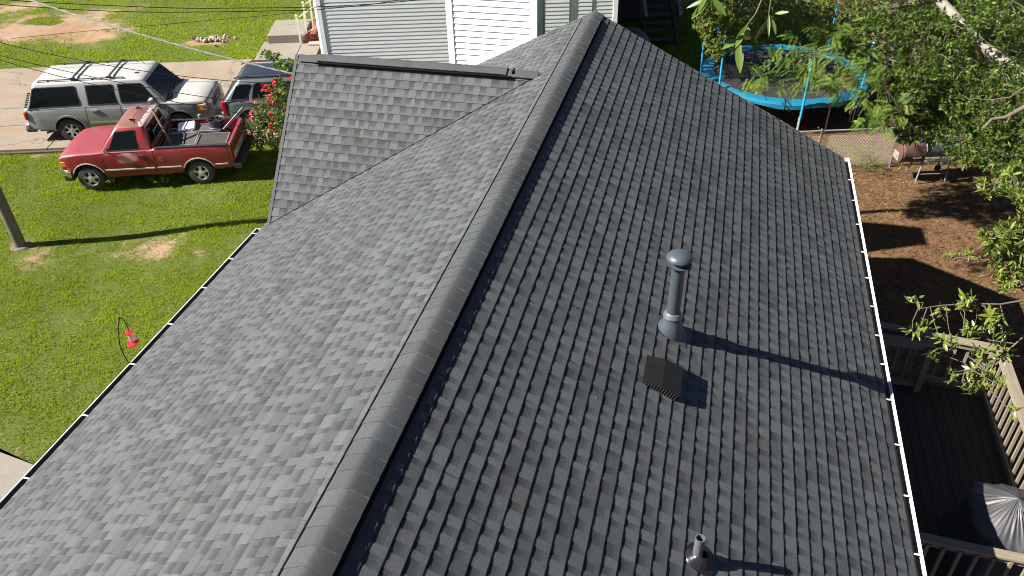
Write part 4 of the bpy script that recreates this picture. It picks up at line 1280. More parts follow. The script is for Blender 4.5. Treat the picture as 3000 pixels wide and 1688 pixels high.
c.W = [(-.80, .84), (-.5, .91), (0, .925), (2.7, .925), (3.3, .86), (3.68, .66)]
c.G = (.97, 1.0, 1.0, .985, .955, .93)
c.BOT = [(-.80, .45), (0, .38), (2.71, .36), (3.68, .42)]
c.TOP = [(-.80, 1.02), (2.1, 1.06), (2.9, 1.02), (3.4, .94), (3.68, .8)]
c.CROWN = [(-.80, .0), (1.9, .01), (2.3, .05), (3.68, .05)]
c.body(green); c.under()
c.cabin(green, (-.74, 2.25, .885), (-.28, 1.45, .71), 1.03, 1.60, crown=.05, rad=.16)
for s in (1, -1):
    c.window([(-.50, 1.10), (-.02, 1.11), (.16, 1.46), (.10, 1.50), (-.18, 1.50), (-.30, 1.44)], s)
    c.window([(.14, 1.11), (.80, 1.12), (.80, 1.53), (.34, 1.53), (.24, 1.47)], s)
    c.window([(.90, 1.12), (1.80, 1.13), (1.40, 1.51), (1.34, 1.53), (.90, 1.53)], s)
    for xa in c.wheels: c.wheel(xa, s, r=.36, wd=.24, rr=.66)
    for pts in ([(.10, .80), (.02, 1.06)], [(.86, .45), (.86, 1.06)], [(.10, .80), (.42, .48)]):
        mb = MB(); c.strip(mb, pts, .010, .003, s); mb.build('panel_gap', blk, V_)
    mb = MB(); mb.box((.24, s*(c.sidey(.24, .93)+.015), .93), (.18, .035, .06)); mb.build('door_handle', blk, V_, bevel=.01)
    mb = MB(); mb.box((-.76, s*.84, .83), (.12, .10, .40)); mb.build('tail_lamp', red_l, V_, bevel=.02)
    for xa in c.wheels: c.arch_trim(xa, s, mat('cladding', (.10, .105, .095), .6) if 'cladding' not in bpy.data.materials else bpy.data.materials['cladding'], .07, off=.015)
    y = s*.60
    mb = MB(); mb.tube([(-.35, y, 1.65), (-.22, y, 1.70), (.1, y, 1.715)], .022, 8); mb.tube([(1.05, y, 1.71), (1.25, y, 1.70), (1.38, y, 1.64)], .022, 8); mb.build('rail_foot', blk, V_)
    mb = MB(); mb.tube([(.1, y, 1.715), (1.05, y, 1.71)], .022, 8); mb.build('roof_rail', chrome, V_)
c.screen(True, -.9, .9, .05, .93, 'windscreen'); c.screen(False, -.85, .85, .1, .9, 'rear_window')
c.part('rear_bumper', bpy.data.materials['cladding'], lambda m_: m_.box((-.82, 0, .55), (.18, 1.7, .26)), bevel=.05)
c.part('front_bumper', bpy.data.materials['cladding'], lambda m_: m_.box((3.66, 0, .5), (.16, 1.3, .22)), bevel=.04)
# ================================================================== NEIGHBOUR'S HOUSE
NT = R_(16.3); NX, NY = -12.56, 24.02
nb = empty('neighbour_house', (NX, NY, 0), NT, 'neighbouring house with weathered grey lap siding and brick foundation', 'house')
oldvinyl = None
def weathered():
    mt, nt, b = newmat('weathered_vinyl')
    tc = nt.nodes.new('ShaderNodeTexCoord').outputs['Object']
    n = noise(nt, 2.5, 5, .7, vec=tc, stretch=(.5, 1, 3)); n2 = noise(nt, 9, 5, .75, vec=tc, stretch=(.35, 1, 6))
    oi = nt.nodes.new('ShaderNodeObjectInfo')
    c = ramp(nt, n.outputs['Fac'], [(.3, (.54, .55, .545)), (.7, (.68, .69, .68))])
    c = mixc(nt, math_(nt, 'MULTIPLY', ramp(nt, n2.outputs['Fac'], [(.55, 0), (.8, 1)]), .4), c, (.36, .36, .35))
    c = mixc(nt, math_(nt, 'MULTIPLY', oi.outputs['Random'], .18), c, (.48, .48, .475))
    nt.links.new(c, b.inputs['Base Color']); b.inputs['Roughness'].default_value = .5
    return mt
oldvinyl = weathered()
brick_m = None
def brickmat():
    mt, nt, b = newmat('red_brick')
    oi = nt.nodes.new('ShaderNodeObjectInfo')
    n = noise(nt, 18, 4)
    c = ramp(nt, oi.outputs['Random'], [(0, (.16, .035, .018)), (.5, (.25, .06, .03)), (1, (.31, .10, .055))])
    c = mixc(nt, math_(nt, 'MULTIPLY', n.outputs['Fac'], .5), c, (.12, .04, .025))
    nt.links.new(c, b.inputs['Base Color']); b.inputs['Roughness'].default_value = .85
    return mt
brick_m = brickmat()
mortar = mat('mortar', (.12, .075, .055), .95, var=.2)
NLEN, FND = 9.68, .93
# shell
mb = MB(); mb.box((NLEN/2, 4.0, 4.1), (NLEN-.06, 7.94, 6.3)); mb.build('wall', oldvinyl, nb)
mb = MB(); mb.box((NLEN/2, 4.0, .45), (NLEN-.1, 7.9, .98)); fnd = mb.build('foundation', mortar, nb)
z = FND; LP = .127
while z < 7.0:
    mb = MB(); lap(mb, (.09, 0), (NLEN-.09, 0), (0, -1), z, LP, .003, .014)
    mb.build('siding_board', oldvinyl, nb); z += LP
z = FND
while z < 7.0:
    mb = MB(); lap(mb, (NLEN, .09), (NLEN, 7.9), (1, 0), z, LP, .003, .014); mb.build('siding_board', oldvinyl, nb); z += LP
z = FND
while z < 7.0:
    mb = MB(); lap(mb, (0, 7.9), (0, .09), (-1, 0), z, LP, .003, .014); mb.build('siding_board', oldvinyl, nb); z += LP
for x in (0, NLEN):
    mb = MB(); mb.box((x + (.05 if x == 0 else -.05), .05, 3.1), (.16, .16, 7.6)); mb.build('corner_post', vinyl, nb, bevel=.01)
# the downspout at the left corner
mb = MB(); mb.box((-.075, .10, 3.7), (.06, .09, 6.9)); mb.build('downspout', vinyl, nb, bevel=.01)
# foundation bricks: separate near the part in view, one joined course for the rest
mb = MB()
bm1 = MB(); bm1.box((0, 0, 0), (.20, .05, .062)); bme = bm1.mesh('brick', brick_m)
zz = .04; r_ = 0
while zz < FND-.03:
    x = .1 + (.105 if r_ % 2 else 0)
    while x < NLEN-.1:
        if 1.7 < x < 4.7 and zz > FND-.42: link('brick', bme, fnd, (x, .0, zz))
        else: mb.box((x, 0, zz), (.20, .05, .062))
        x += .213
    zz += .0745; r_ += 1
o = mb.build('brick', brick_m, fnd); tag(o, kind='stuff')
# roof, out of the frame
mb = MB()
roofm = mat('old_roof', (.08, .075, .07), .9, var=.2)
A = [(-.3, -.2, 7.1), (NLEN+.3, -.2, 7.1), (NLEN+.3, 4, 8.9), (-.3, 4, 8.9), (-.3, 8.2, 7.1), (NLEN+.3, 8.2, 7.1)]
mb.poly([A[0], A[1], A[2], A[3]]); mb.poly([A[3], A[2], A[5], A[4]]); mb.poly([A[0], A[3], A[4]]); mb.poly([A[1], A[5], A[2]]); mb.poly([A[0], A[4], A[5], A[1]])
mb.build('roof', roofm, nb)
# conduit and cables down the right part of the wall
def nwall(x, z, off=.03): return (x, -off, z)
greyp = mat('conduit_grey', (.16, .17, .16), .5, var=.1)
mb = MB(); mb.tube([nwall(6.92, .6), nwall(6.92, 5.1)], .022, 8); mb.box(nwall(6.86, 2.42, .04), (.1, .03, .05)); mb.box(nwall(6.92, 3.05, .035), (.07, .03, .03)); mb.build('conduit', greyp, nb)
mb = MB()
for x, r in ((8.12, .012), (8.28, .008), (8.86, .010)): mb.tube([nwall(x, .6, .02), nwall(x+.01, 2.6, .02), nwall(x, 5.1, .02)], r, 6)
mb.build('wall_cable', blk, nb)

# brick front steps on the far left side of the neighbour's house
SA_ = R_(17)
st = empty('brick_steps', (-15.72, 28.43, 0), SA_, 'red brick front steps at the neighbouring house corner', 'steps')
core = MB()
ys0, ys1 = 0, 1.55
for k in range(5):
    x0 = .0 + k*.30; h = .19*(k+1)
    core.box(((x0+1.75)/2+.01, (ys0+ys1)/2, h-.19/2-.012), (1.75-x0-.03, ys1-.03, .19))
core.build('mortar_core', mortar, st)
br = bme
for k in range(5):
    x0 = k*.30; h = .19*(k+1)
    # side facing the camera: courses of stretchers
    for j in range(2):
        zz = .19*k + .045 + j*.094
        x = x0 + .1 + (.1 if j else 0)
        while x < 1.7:
            b = link('brick', br, st, (x, ys0+.012, zz)); b.scale = (.93, 1, 1.25); x += .205
    # front risers
    for q in range(7):
        b = link('brick', br, st, (x0+.016, .12+q*.213, .19*k+.055)); b.rotation_euler.z = PI/2; b.scale = (.93, 1, 1.1)
    # rowlock treads
    for q in range(14):
        b = link('brick', br, st, (x0+.13, .06+q*.108, h-.018)); b.rotation_euler.z = 0; b.scale = (1.15, 1.9, .55)
oldwhite = mat('old_white_rail', (.62, .60, .54), .6, var=.2, scale=8)
for nm, yo, lab in (('near', -.04, 'white metal step railing nearest the wall corner, beside the brick steps'), ('far', 1.6, 'white metal step railing on the lawn side of the brick steps')):
    rl = empty('step_railing', (-15.72 - yo*gn - .06*ga, 28.43 + yo*ga - .06*gn, 0), SA_, lab, 'railing', 'railings of the brick steps')
    def pst(x, z0, z1, r=.045):
        mb = MB(); mb.box((x, 0, (z0+z1)/2), (r*1.6, r*1.6, z1-z0)); mb.lathe([(r*1.15, z1), (r*1.2, z1+.02), (r*.7, z1+.05), (.001, z1+.06)], 12, o=(x, 0, 0)); mb.build('post', oldwhite, rl)
    pst(0, 0, 1.12)
    pst(1.45, .85, 1.95)
    mb = MB(); mb.bar((0, 0, 1.02), (1.45, 0, 1.87), .045, .035); mb.bar((0, 0, .30), (1.45, 0, 1.12), .035, .03); mb.build('rail', oldwhite, rl)
    for k in range(1, 5):
        x = k*.29; mb = MB(); mb.box((x, 0, .68+x*.58), (.05, .05, .74)); mb.build('picket', oldwhite, rl)
mb = MB(); mb.tube([(-15.36, 28.26, .10), (-14.86, 28.40, .10)], .085, 14, cap=True); mb.tube([(-14.90, 28.39, .10), (-14.85, 28.405, .10)], .065, 14)
tag(mb.build('clay_pipe', mat('clay_pale', (.42, .33, .26), .8, var=.2), None, smooth=40), 'pale pipe offcut lying on the ground below the brick steps', 'pipe')
# pale stones in the lawn
stone = mat('pale_stone', (.24, .20, .165), .9, var=.3, scale=4, bmp=.4, bscale=9)
def rock(r, seed, sq=.6):
    rr = np.random.default_rng(seed); mb = MB(); n, m_ = 8, 5
    for i in range(m_+1):
        for j in range(n):
            a = PI*i/m_; b = 2*PI*j/n; k = r*rr.uniform(.75, 1.15)
            mb.v.append((k*math.sin(a)*math.cos(b), k*math.sin(a)*math.sin(b), k*sq*math.cos(a)))
    for i in range(m_):
        for j in range(n): mb.face((i*n+j, i*n+(j+1) % n, (i+1)*n+(j+1) % n, (i+1)*n+j))
    return mb.mesh('stone', stone, smooth=60)
rms = [rock(.13, s_) for s_ in range(5)]
random.seed(21)
pile = empty('stone_heap', (-19.55, 28.25, 0), 0, 'heap of pale broken stones in the far lawn', 'stones')
for k in range(46):
    a = random.uniform(0, 2*PI); d = abs(random.gauss(0, .30))
    o = link('stone', rms[k % 5], pile, (d*math.cos(a)*1.25, d*math.sin(a)*.8, .03+.12*max(0, .5-d)))
    o.rotation_euler = (random.uniform(0, 3), random.uniform(0, 3), random.uniform(0, 6)); s_ = random.uniform(.35, .85); o.scale = (s_, s_, s_)

# dark wooden steps behind the house
dw = mat('dark_timber', (.065, .052, .042), .85, var=.3, scale=5, bmp=.3, bscale=20)
greyw = mat('grey_timber', (.17, .165, .155), .85, var=.25, scale=6)
bs_ = empty('back_steps', (-2.05, 30.9, 0), R_(16.3), 'dark wooden back steps climbing to the neighbouring house', 'steps')
for k in range(9):
    mb = MB(); mb.box((0, .12+k*.33, .2+k*.21), (1.15, .29, .045)); mb.build('tread', dw, bs_)
for x in (-.6, .6):
    mb = MB(); mb.bar((x, -.1, .02), (x, 3.0, 2.0), .045, .28); mb.build('stringer', dw, bs_)
    mb = MB(); mb.bar((x*1.08, -.15, 1.15), (x*1.08, 3.0, 3.12), .12, .05); mb.build('handrail', greyw, bs_)
    for k in range(4):
        y = -.05+k*1.0; mb = MB(); mb.box((x*1.08, y, .6+.63*y), (.09, .09, 1.2)); mb.build('post', dw, bs_)
mb = MB(); mb.box((-.3, 4.2, 1.0), (3.2, 2.4, 2.0)); mb.build('landing', dw, bs_)
# tarp-covered thing beside the steps
mb = MB()
for i in range(9):
    for j in range(16):
        a = 2*PI*j/16; t = i/8; r = .75*math.sin(min(1, t*1.15)*PI/2)*(1+.08*math.sin(a*5))
        mb.v.append((-3.0 + r*math.cos(a), 29.2 + r*.7*math.sin(a), 1.2*(1-t**1.6)))
for i in range(8):
    for j in range(16): mb.face((i*16+j, i*16+(j+1) % 16, (i+1)*16+(j+1) % 16, (i+1)*16+j))
tag(mb.build('tarp_cover', mat('tarp_grey', (.05, .055, .065), .6, var=.2), None, smooth=60), 'dark grey tarp draped over a heap beside the back steps', 'tarp')

# ================================================================== POLE AND CABLES
polem = mat('pole_wood', (.085, .072, .056), .85, var=.25, scale=4, bmp=.3, bscale=25)
up_ = empty('utility_pole', (-16.26, 13.55, 0), 0, 'weathered wooden utility pole at the left edge of the lawn', 'utility pole')
mb = MB(); mb.tube([(0, 0, -.3), (-.02, 0, 3), (-.07, 0, 9.2)], [.132, .124, .10], 18); mb.build('pole', polem, up_, smooth=40)
mb = MB(); mb.lathe([(.25, .0), (.21, .03), (.14, .04)], 18); mb.build('footing', mat('footing_gravel', (.10, .088, .068), .95, var=.4, scale=9, bmp=.5, bscale=12), up_)
mb = MB(); mb.box((0, 0, 8.6), (.09, 2.0, .11)); mb.build('crossarm', polem, up_)

wirem = mat('wire_black', (.010, .010, .010), 1.0, var=0, spec=0)
alu = mat('wire_alu', (.13, .14, .14), .6, .2, var=.3, spec=.2)
def cable(name, pts, r, matl, label, sag=0.3, n=28, twist=False):
    p0, p1 = Vector(pts[0]), Vector(pts[1])
    P = [p0 + (p1-p0)*(i/n) - Vector((0, 0, 4*sag*(i/n)*(1-i/n))) for i in range(n+1)]
    mb = MB(); mb.tube(P, r, 6)
    if twist:
        for ph in (0, 2.1, 4.2):
            k = n*6; Q = []
            for i in range(k+1):
                t = i/k; p = p0+(p1-p0)*t - Vector((0, 0, 4*sag*t*(1-t)))
                a = t*90+ph; Q.append(p + Vector((0, math.cos(a), math.sin(a)))*r*1.3)
            mb.tube(Q, r*.8, 5)
    o = mb.build(name, matl, None, smooth=60); return tag(o, label, 'cable', None if twist else 'thin wires strung over the lawns')
GA = (-6.62, 12.02, 5.72)
cable('service_cable', ((-16.3, 13.5, 7.15), GA), .0075, alu, 'thick grey twisted service cable running down from the pole to the gable', .20, twist=True)
cable('thin_wire', ((-16.6, 12.4, 6.55), (-6.62, 12.1, 5.55)), .006, wirem, 'thin dark wire just under the thick service cable, crossing above the silver wagon bonnet', .42)
cable('thin_wire', ((-17.0, 12.9, 5.95), (-6.62, 12.0, 5.12)), .006, wirem, 'thin dark wire crossing above the silver wagon roof rails, upper of the low pair', .28)
cable('thin_wire', ((-17.0, 13.0, 5.88), (-6.62, 11.95, 4.90)), .006, wirem, 'lowest thin dark wire, crossing in front of the silver wagon windows', .30)
def wire_through(pts, r, label):
    P = []
    pts = [Vector(p) for p in pts]
    for i in range(len(pts)-1):
        p0, p1, p2, p3 = pts[max(i-1, 0)], pts[i], pts[i+1], pts[min(i+2, len(pts)-1)]
        for k in range(8):
            t = k/8
            P.append(.5*((2*p1) + (p2-p0)*t + (2*p0-5*p1+4*p2-p3)*t*t + (3*p1-p0-3*p2+p3)*t**3))
    P.append(pts[-1])
    mb = MB(); mb.tube(P, r, 6)
    tag(mb.build('overhead_wire', wirem, None, smooth=60), label, 'cable', 'thin wires strung over the lawns')
wire_through([(-34, 14.3, 6.7), (-26, 17.5, 4.95), (-20.21, 19.78, 4.03), (-16.16, 21.38, 3.54), (-14.18, 22.16, 3.4), (-11.87, 23.07, 3.29), (-9.14, 24.14, 3.32), (-7.3, 25.45, 3.45)], .011, 'uppermost dark wire strung across the far lawn')
wire_through([(-34, 14.3, 6.5), (-26, 17.5, 4.8), (-20.42, 19.7, 3.91), (-16.87, 21.1, 3.46), (-12.72, 22.73, 3.23), (-11.73, 23.12, 3.22), (-9.97, 23.82, 3.32), (-8.2, 25.2, 3.5)], .011, 'second dark wire from the top, strung across the far lawn')
wire_through([(-20.5, 19.7, 2.9), (-18.22, 20.56, 3.0), (-15.58, 21.61, 3.07), (-12.73, 22.73, 3.17), (-11.9, 23.6, 3.25)], .006, 'faint thin wire joining the two upper dark wires near the house corner')

# ================================================================== HUMMINGBIRD FEEDER
fd = empty('bird_feeder', (-7.36, 7.14, 3.70), 0, 'red and clear hummingbird feeder hanging off the gutter by a black hook', 'bird feeder')
fred = mat('feeder_red', (.62, .015, .03), .25, var=.05)
mb = MB(); mb.lathe([(.001, .0), (.075, .0), (.085, .015), (.075, .03), (.04, .04), (.035, .055)], 20); mb.build('base', fred, fd, smooth=40)
for k in range(4):
    a = PI/4+k*PI/2; mb = MB(); mb.lathe([(.018, .02), (.020, .035), (.001, .036)], 8, o=(.065*math.cos(a), .065*math.sin(a), 0)); mb.build('port', fred, fd)
mb = MB(); mb.lathe([(.035, .05), (.042, .08), (.042, .16), (.036, .175)], 18); mb.build('bottle', mat('feeder_clear', (.36, .15, .15), .12, var=.05), fd, smooth=40)
mb = MB(); mb.lathe([(.044, .17), (.05, .185), (.046, .215), (.02, .225), (.001, .226)], 16); mb.build('cap', fred, fd, smooth=40)
hk = MB(); hk.tube([(-6.955, 6.55, 3.93), (-7.05, 6.62, 3.98), (-7.18, 6.74, 4.05), (-7.30, 6.93, 4.16), (-7.37, 7.08, 4.20), (-7.385, 7.14, 4.14), (-7.365, 7.15, 4.05), (-7.36, 7.14, 3.93)], .007, 6)
tag(hk.build('wire_hook', wirem, None, smooth=60), 'black curved wire hook reaching out from the gutter to hold the feeder', 'hook')

# ================================================================== DECK
def timber(name, lo, hi):
    mt, nt, b = newmat(name)
    tc = nt.nodes.new('ShaderNodeTexCoord').outputs['Generated']
    oi = nt.nodes.new('ShaderNodeObjectInfo')
    g = noise(nt, 3, 6, .75, coord='Object', stretch=(9, 9, 9)); 
    gr = nt.nodes.new('ShaderNodeTexNoise'); gr.inputs['Scale'].default_value = 1.0; gr.inputs['Detail'].default_value = 6; gr.inputs['Roughness'].default_value = .7
    mp = nt.nodes.new('ShaderNodeMapping'); mp.inputs['Scale'].default_value = (60, 2.2, 60)
    nt.links.new(nt.nodes.new('ShaderNodeTexCoord').outputs['Object'], mp.inputs['Vector']); nt.links.new(mp.outputs['Vector'], gr.inputs['Vector'])
    c = ramp(nt, gr.outputs['Fac'], [(.3, lo), (.7, hi)])
    c = mixc(nt, math_(nt, 'MULTIPLY', oi.outputs['Random'], .35), c, [x*.7 for x in lo])
    c = mixc(nt, math_(nt, 'MULTIPLY', ramp(nt, g.outputs['Fac'], [(.5, 0), (.8, 1)]), .3), c, [x*.5 for x in lo])
    nt.links.new(c, b.inputs['Base Color']); b.inputs['Roughness'].default_value = .85; b.inputs['Specular IOR Level'].default_value = .25
    bump(nt, b, gr.outputs['Fac'], .35, .01)
    return mt
dkw = timber('deck_timber', (.030, .024, .018), (.065, .054, .042))
rlw = timber('rail_timber', (.13, .108, .078), (.235, .20, .148))
DZ = 1.95
dk = empty('wooden_deck', (2.2, 6.9, 0), 0, 'weathered wooden back deck in shade below the white gutter', 'deck')
bw = .142
for k in range(18):
    x = .02 + k*bw
    if x > 2.46: break
    y0, y1 = -.0, 3.84
    mb = MB(); mb.box((x+bw/2, (y0+y1)/2 + random.uniform(-.006, .006), DZ-.018+random.uniform(-.002, .002)), (bw-.008, y1-y0, .036)); mb.build('deck_board', dkw, dk)
mb = MB()
for y in (.05, 1.3, 2.6, 3.75): mb.box((1.23, y, DZ-.16), (2.44, .05, .22))
mb.box((2.44, 1.92, DZ-.16), (.045, 3.84, .24)); mb.build('joist', dw, dk)
for x, y in ((2.40, .1), (2.40, 3.74), (.3, 3.74), (2.40, 2)):
    mb = MB(); mb.box((x, y, DZ/2-.1), (.10, .10, DZ)); mb.build('support_post', dkw, dk)
# side railing (along the yard)
DL = []
def railing(name, p0, p1, label, ztop=2.86, zbot=None, n=None, step=.175, side=1, post_ends=(True, True), cap_w=.15, drop=.0):
    p0 = Vector((*p0, 0)); p1 = Vector((*p1, 0)); d = p1-p0; L = d.length; d.normalize(); nrm = Vector((-d.y, d.x, 0))*side
    ang = math.atan2(d.y, d.x) - PI/2
    r = empty(name, p0, ang, label, 'railing', 'railings around the deck')       # local y runs along the rail
    sx = 1 if side < 0 else -1
    mb = MB(); mb.box((0, L/2, ztop), (cap_w, L+.05, .038)); mb.build('cap_rail', rlw, r, bevel=.004)
    mb = MB(); mb.box((sx*-.01, L/2, ztop-.075), (.04, L, .09)); mb.build('top_rail', rlw, r)
    mb = MB(); mb.box((sx*-.01, L/2, DZ+.09), (.04, L, .09)); mb.build('bottom_rail', rlw, r)
    k = step*.5
    while k < L:
        mb = MB(); mb.box((0, 0, 0), (.036, .036, ztop-DZ+.12-.04)); o = mb.build('baluster', rlw, r, loc=(sx*.032, k, (ztop+DZ-.12)/2-.03)); o.rotation_euler.z = random.uniform(-.03, .03)
        k += step
    for e, y in zip(post_ends, (0.03, L-.03)):
        if e: mb = MB(); mb.box((sx*-.05, y, (ztop+DZ)/2-.3), (.09, .09, ztop-DZ+.5)); mb.build('post', rlw, r)
    return r
railing('deck_railing', (4.70, 5.2), (4.70, 10.72), 'sunlit deck railing with slanting balusters along the yard side of the deck', side=-1, cap_w=.15, post_ends=(False, True))
railing('deck_railing', (3.02, 10.93), (4.66, 10.72), 'deck railing at the far end of the deck, half in shade, under the leafy branch', side=1, cap_w=.14)
railing('deck_railing', (2.35, 10.62), (3.76, 10.62), 'shaded inner stair railing at the far end of the deck', side=1, cap_w=.15)
railing('deck_railing', (2.35, 6.92), (4.62, 6.80), 'shaded deck railing passing in front of the covered grill', side=-1, cap_w=.12, post_ends=(True, False))
# lidded pot on the far rail
pt = empty('lidded_pot', (3.53, 10.80, 2.88), .3, 'round dark lidded pot resting on the shaded stair railing', 'pot')
potm = mat('pot_dark', (.10, .11, .11), .35, .4, var=.2)
mb = MB(); mb.lathe([(.001, .0), (.11, .0), (.125, .02), (.127, .07), (.135, .074)], 24); mb.build('pan', potm, pt, smooth=40)
mb = MB(); mb.lathe([(.137, .074), (.137, .082), (.12, .09), (.06, .108), (.001, .112)], 24); ld_ = mb.build('lid', potm, pt, smooth=40)
mb = MB(); mb.tube([(-.04, 0, .108), (-.03, 0, .135), (.03, 0, .135), (.04, 0, .108)], .007, 6); mb.build('handle', steel, ld_)
mb = MB(); mb.tube([(-.12, .03, .05), (-.17, .05, .06), (-.17, -.03, .06), (-.12, -.04, .05)], .007, 6); mb.build('side_handle', steel, pt)
# covered grill
cv = MB(); n, m_ = 140, 22
cx, cy = 4.20, 7.60
rr = np.random.default_rng(3)
am1 = np.interp(np.arange(140), np.arange(0, 141, 10), np.r_[rr.uniform(-1.2, 1.8, 14), .3])
am2 = np.interp(np.arange(140), np.arange(0, 141, 7), np.r_[rr.uniform(-1.5, 1.5, 20), .3])
for i in range(m_+1):
    t = i/m_
    for j in range(n):
        a = 2*PI*j/n
        if t < .42:
            q = t/.42; r = .46*q; z = 1.06 - .34*q**1.15
        else:
            q = (t-.42)/.58; r = .46 + .10*q - .05*math.sin(q*PI); z = .72*(1-q)
        sq = (abs(math.cos(a))**3.2 + abs(math.sin(a))**3.2)**(-1/3.2)
        fold = .008*math.sin(a*9+1)*min(1, t*3) + .007*math.sin(a*17+t*3)*min(1, t*2.2) + .010*math.sin(a*23-t*5)*t*am1[j] + .014*am2[j]*min(1, t*1.6)
        r = r*sq*(1) + fold
        if t < .42: z += .012*am2[(j+int(i*1.5)) % 140]*math.sin(PI*min(1, t/.42)) + .007*am1[j]*math.sin(a*11+.4)*math.sin(PI*min(1, t/.42)) + .009*am2[j]*math.sin(a*23+2)*math.sin(PI*t/.42) + .006*math.sin(a*34)*math.sin(PI*t/.42)
        cv.v.append((cx + r*math.cos(a)*.95, cy + r*math.sin(a)*1.15, DZ + max(.02, z)))
for i in range(m_):
    for j in range(n): cv.face((i*n+j, i*n+(j+1) % n, (i+1)*n+(j+1) % n, (i+1)*n+j))
tag(cv.build('grill_cover', mat('cover_cloth', (.034, .034, .037), .5, var=.15, scale=5, bmp=.15, bscale=30), None, smooth=70), 'grey black cloth cover draped over a grill on the deck, half in sun', 'grill cover')

# ================================================================== TRAMPOLINE
tp = empty('trampoline', (2.22, 26.45, 0), 0, 'large round trampoline with torn blue edge pad and black mat', 'trampoline')
tblue = mat('pad_blue', (.006, .115, .19), .45, var=.18, scale=1.5, bmp=.25, bscale=5)
pole_b = mat('pole_blue', (.01, .26, .46), .35, var=.1)
galv = mat('galvanised', (.42, .42, .42), .45, .6, var=.15)
R0, TZ = 2.52, .92
mb = MB(); mb.tube([(R0*math.cos(2*PI*k/64), R0*math.sin(2*PI*k/64), TZ-.03) for k in range(65)], .03, 8); mb.build('ring', galv, tp)
mt, nt, b = newmat('trampoline_mat')
n_ = noise(nt, 1.2, 4); n2 = noise(nt, 30, 2)
cc_ = ramp(nt, n_.outputs['Fac'], [(.35, (.008, .008, .009)), (.7, (.02, .019, .018))])
sepo = nt.nodes.new('ShaderNodeSeparateXYZ'); nt.links.new(nt.nodes.new('ShaderNodeTexCoord').outputs['Object'], sepo.inputs[0])
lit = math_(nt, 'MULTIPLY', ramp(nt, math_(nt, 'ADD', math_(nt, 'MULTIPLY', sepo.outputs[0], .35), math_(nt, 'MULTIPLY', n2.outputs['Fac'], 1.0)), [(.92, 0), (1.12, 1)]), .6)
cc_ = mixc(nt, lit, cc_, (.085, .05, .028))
nt.links.new(cc_, b.inputs['Base Color']); b.inputs['Roughness'].default_value = .8
mb = MB(); mb.lathe([(2.20, TZ-.01), (1.5, TZ-.03), (.8, TZ-.045), (.001, TZ-.05)], 48); mb.build('jump_mat', mt, tp, smooth=60)
mb = MB()
for k in range(64):
    a = 2*PI*k/64; mb.bar((2.2*math.cos(a), 2.2*math.sin(a), TZ-.01), (R0*math.cos(a), R0*math.sin(a), TZ-.02), .02, .02)
mb.build('springs', galv, tp)
for k in range(8):      # pad in sections with seams
    mb = MB(); n = 10
    a0, a1 = 2*PI*k/8+.006, 2*PI*(k+1)/8-.006
    prof = [(2.17, TZ+.01), (2.20, TZ+.045), (2.38, TZ+.06), (2.54, TZ+.045), (2.60, TZ+.0), (2.60, TZ-.11)]
    for i in range(n+1):
        a = a0+(a1-a0)*i/n
        for q, (r, z) in enumerate(prof):
            w = .012*math.sin(a*23+q)+.01*math.sin(a*41+2*q); hem = .03*math.sin(a*9)*(q == 5)
            mb.v.append(((r+w)*math.cos(a), (r+w)*math.sin(a), z + w*.6 + hem))
    m6 = len(prof)
    for i in range(n):
        for q in range(m6-1): mb.face((i*m6+q, (i+1)*m6+q, (i+1)*m6+q+1, i*m6+q+1))
    mb.build('edge_pad', tblue, tp, smooth=40)
PA = [-79, -34, 11, 56, 101, 146, 191, 222]
for k, a in enumerate(PA):
    a = R_(a); ca_, sa_ = math.cos(a), math.sin(a)
    mb = MB(); mb.tube([(2.62*ca_, 2.62*sa_, .55), (2.66*ca_, 2.66*sa_, 2.55)], .034, 10); pl = mb.build('net_pole', pole_b, tp, smooth=60)
    mb = MB(); mb.lathe([(.03, 0), (.034, .03), (.02, .06), (.001, .065)], 10, o=(2.66*ca_, 2.66*sa_, 2.54)); mb.build('pole_cap', wht, pl)
    mb = MB(); mb.tube([(2.5*ca_, 2.5*sa_, TZ-.05), (2.5*ca_, 2.5*sa_, .04)], .022, 8); mb.tube([(2.60*ca_, 2.60*sa_, .55), (2.58*ca_, 2.58*sa_, .02)], .022, 8); mb.build('leg', galv, tp, smooth=60)
for a in (-58, -20, 30, 80):
    a = R_(a); mb = MB(); mb.tube([(2.5*math.cos(a), 2.5*math.sin(a), TZ-.05), (2.5*math.cos(a), 2.5*math.sin(a), .02)], .02, 8); mb.build('leg', galv, tp)
# sagging dark net
mt, nt, b = newmat('net_black'); b.inputs['Base Color'].default_value = (.01, .01, .011, 1); b.inputs['Roughness'].default_value = .8; b.inputs['Alpha'].default_value = .55
mb = MB(); n = 20
for i in range(n+1):
    a = R_(146+ (235-146)*i/n)
    for q, (r, z) in enumerate(((2.2, TZ+.03), (1.9, TZ+.25), (2.1, TZ+.55), (2.3, TZ+.95))):
        k = 1+.06*math.sin(i*1.7+q)
        mb.v.append((r*k*math.cos(a), r*k*math.sin(a), z - .28*math.sin(PI*((i/n*2) % 1))*(q/3)))
for i in range(n):
    for q in range(3): mb.face((i*4+q, (i+1)*4+q, (i+1)*4+q+1, i*4+q+1))
mb.build('safety_net', mt, tp, smooth=60)
mb = MB(); mb.tube([(-.95, 1.2, 2.2), (-1.0, .3, 1.7), (-1.05, -.6, 1.15), (-1.15, -1.4, TZ+.06), (-1.4, -1.75, TZ+.05), (-1.9, -1.5, TZ+.05)], .028, 8); mb.build('net_hem', blk, tp, smooth=60)

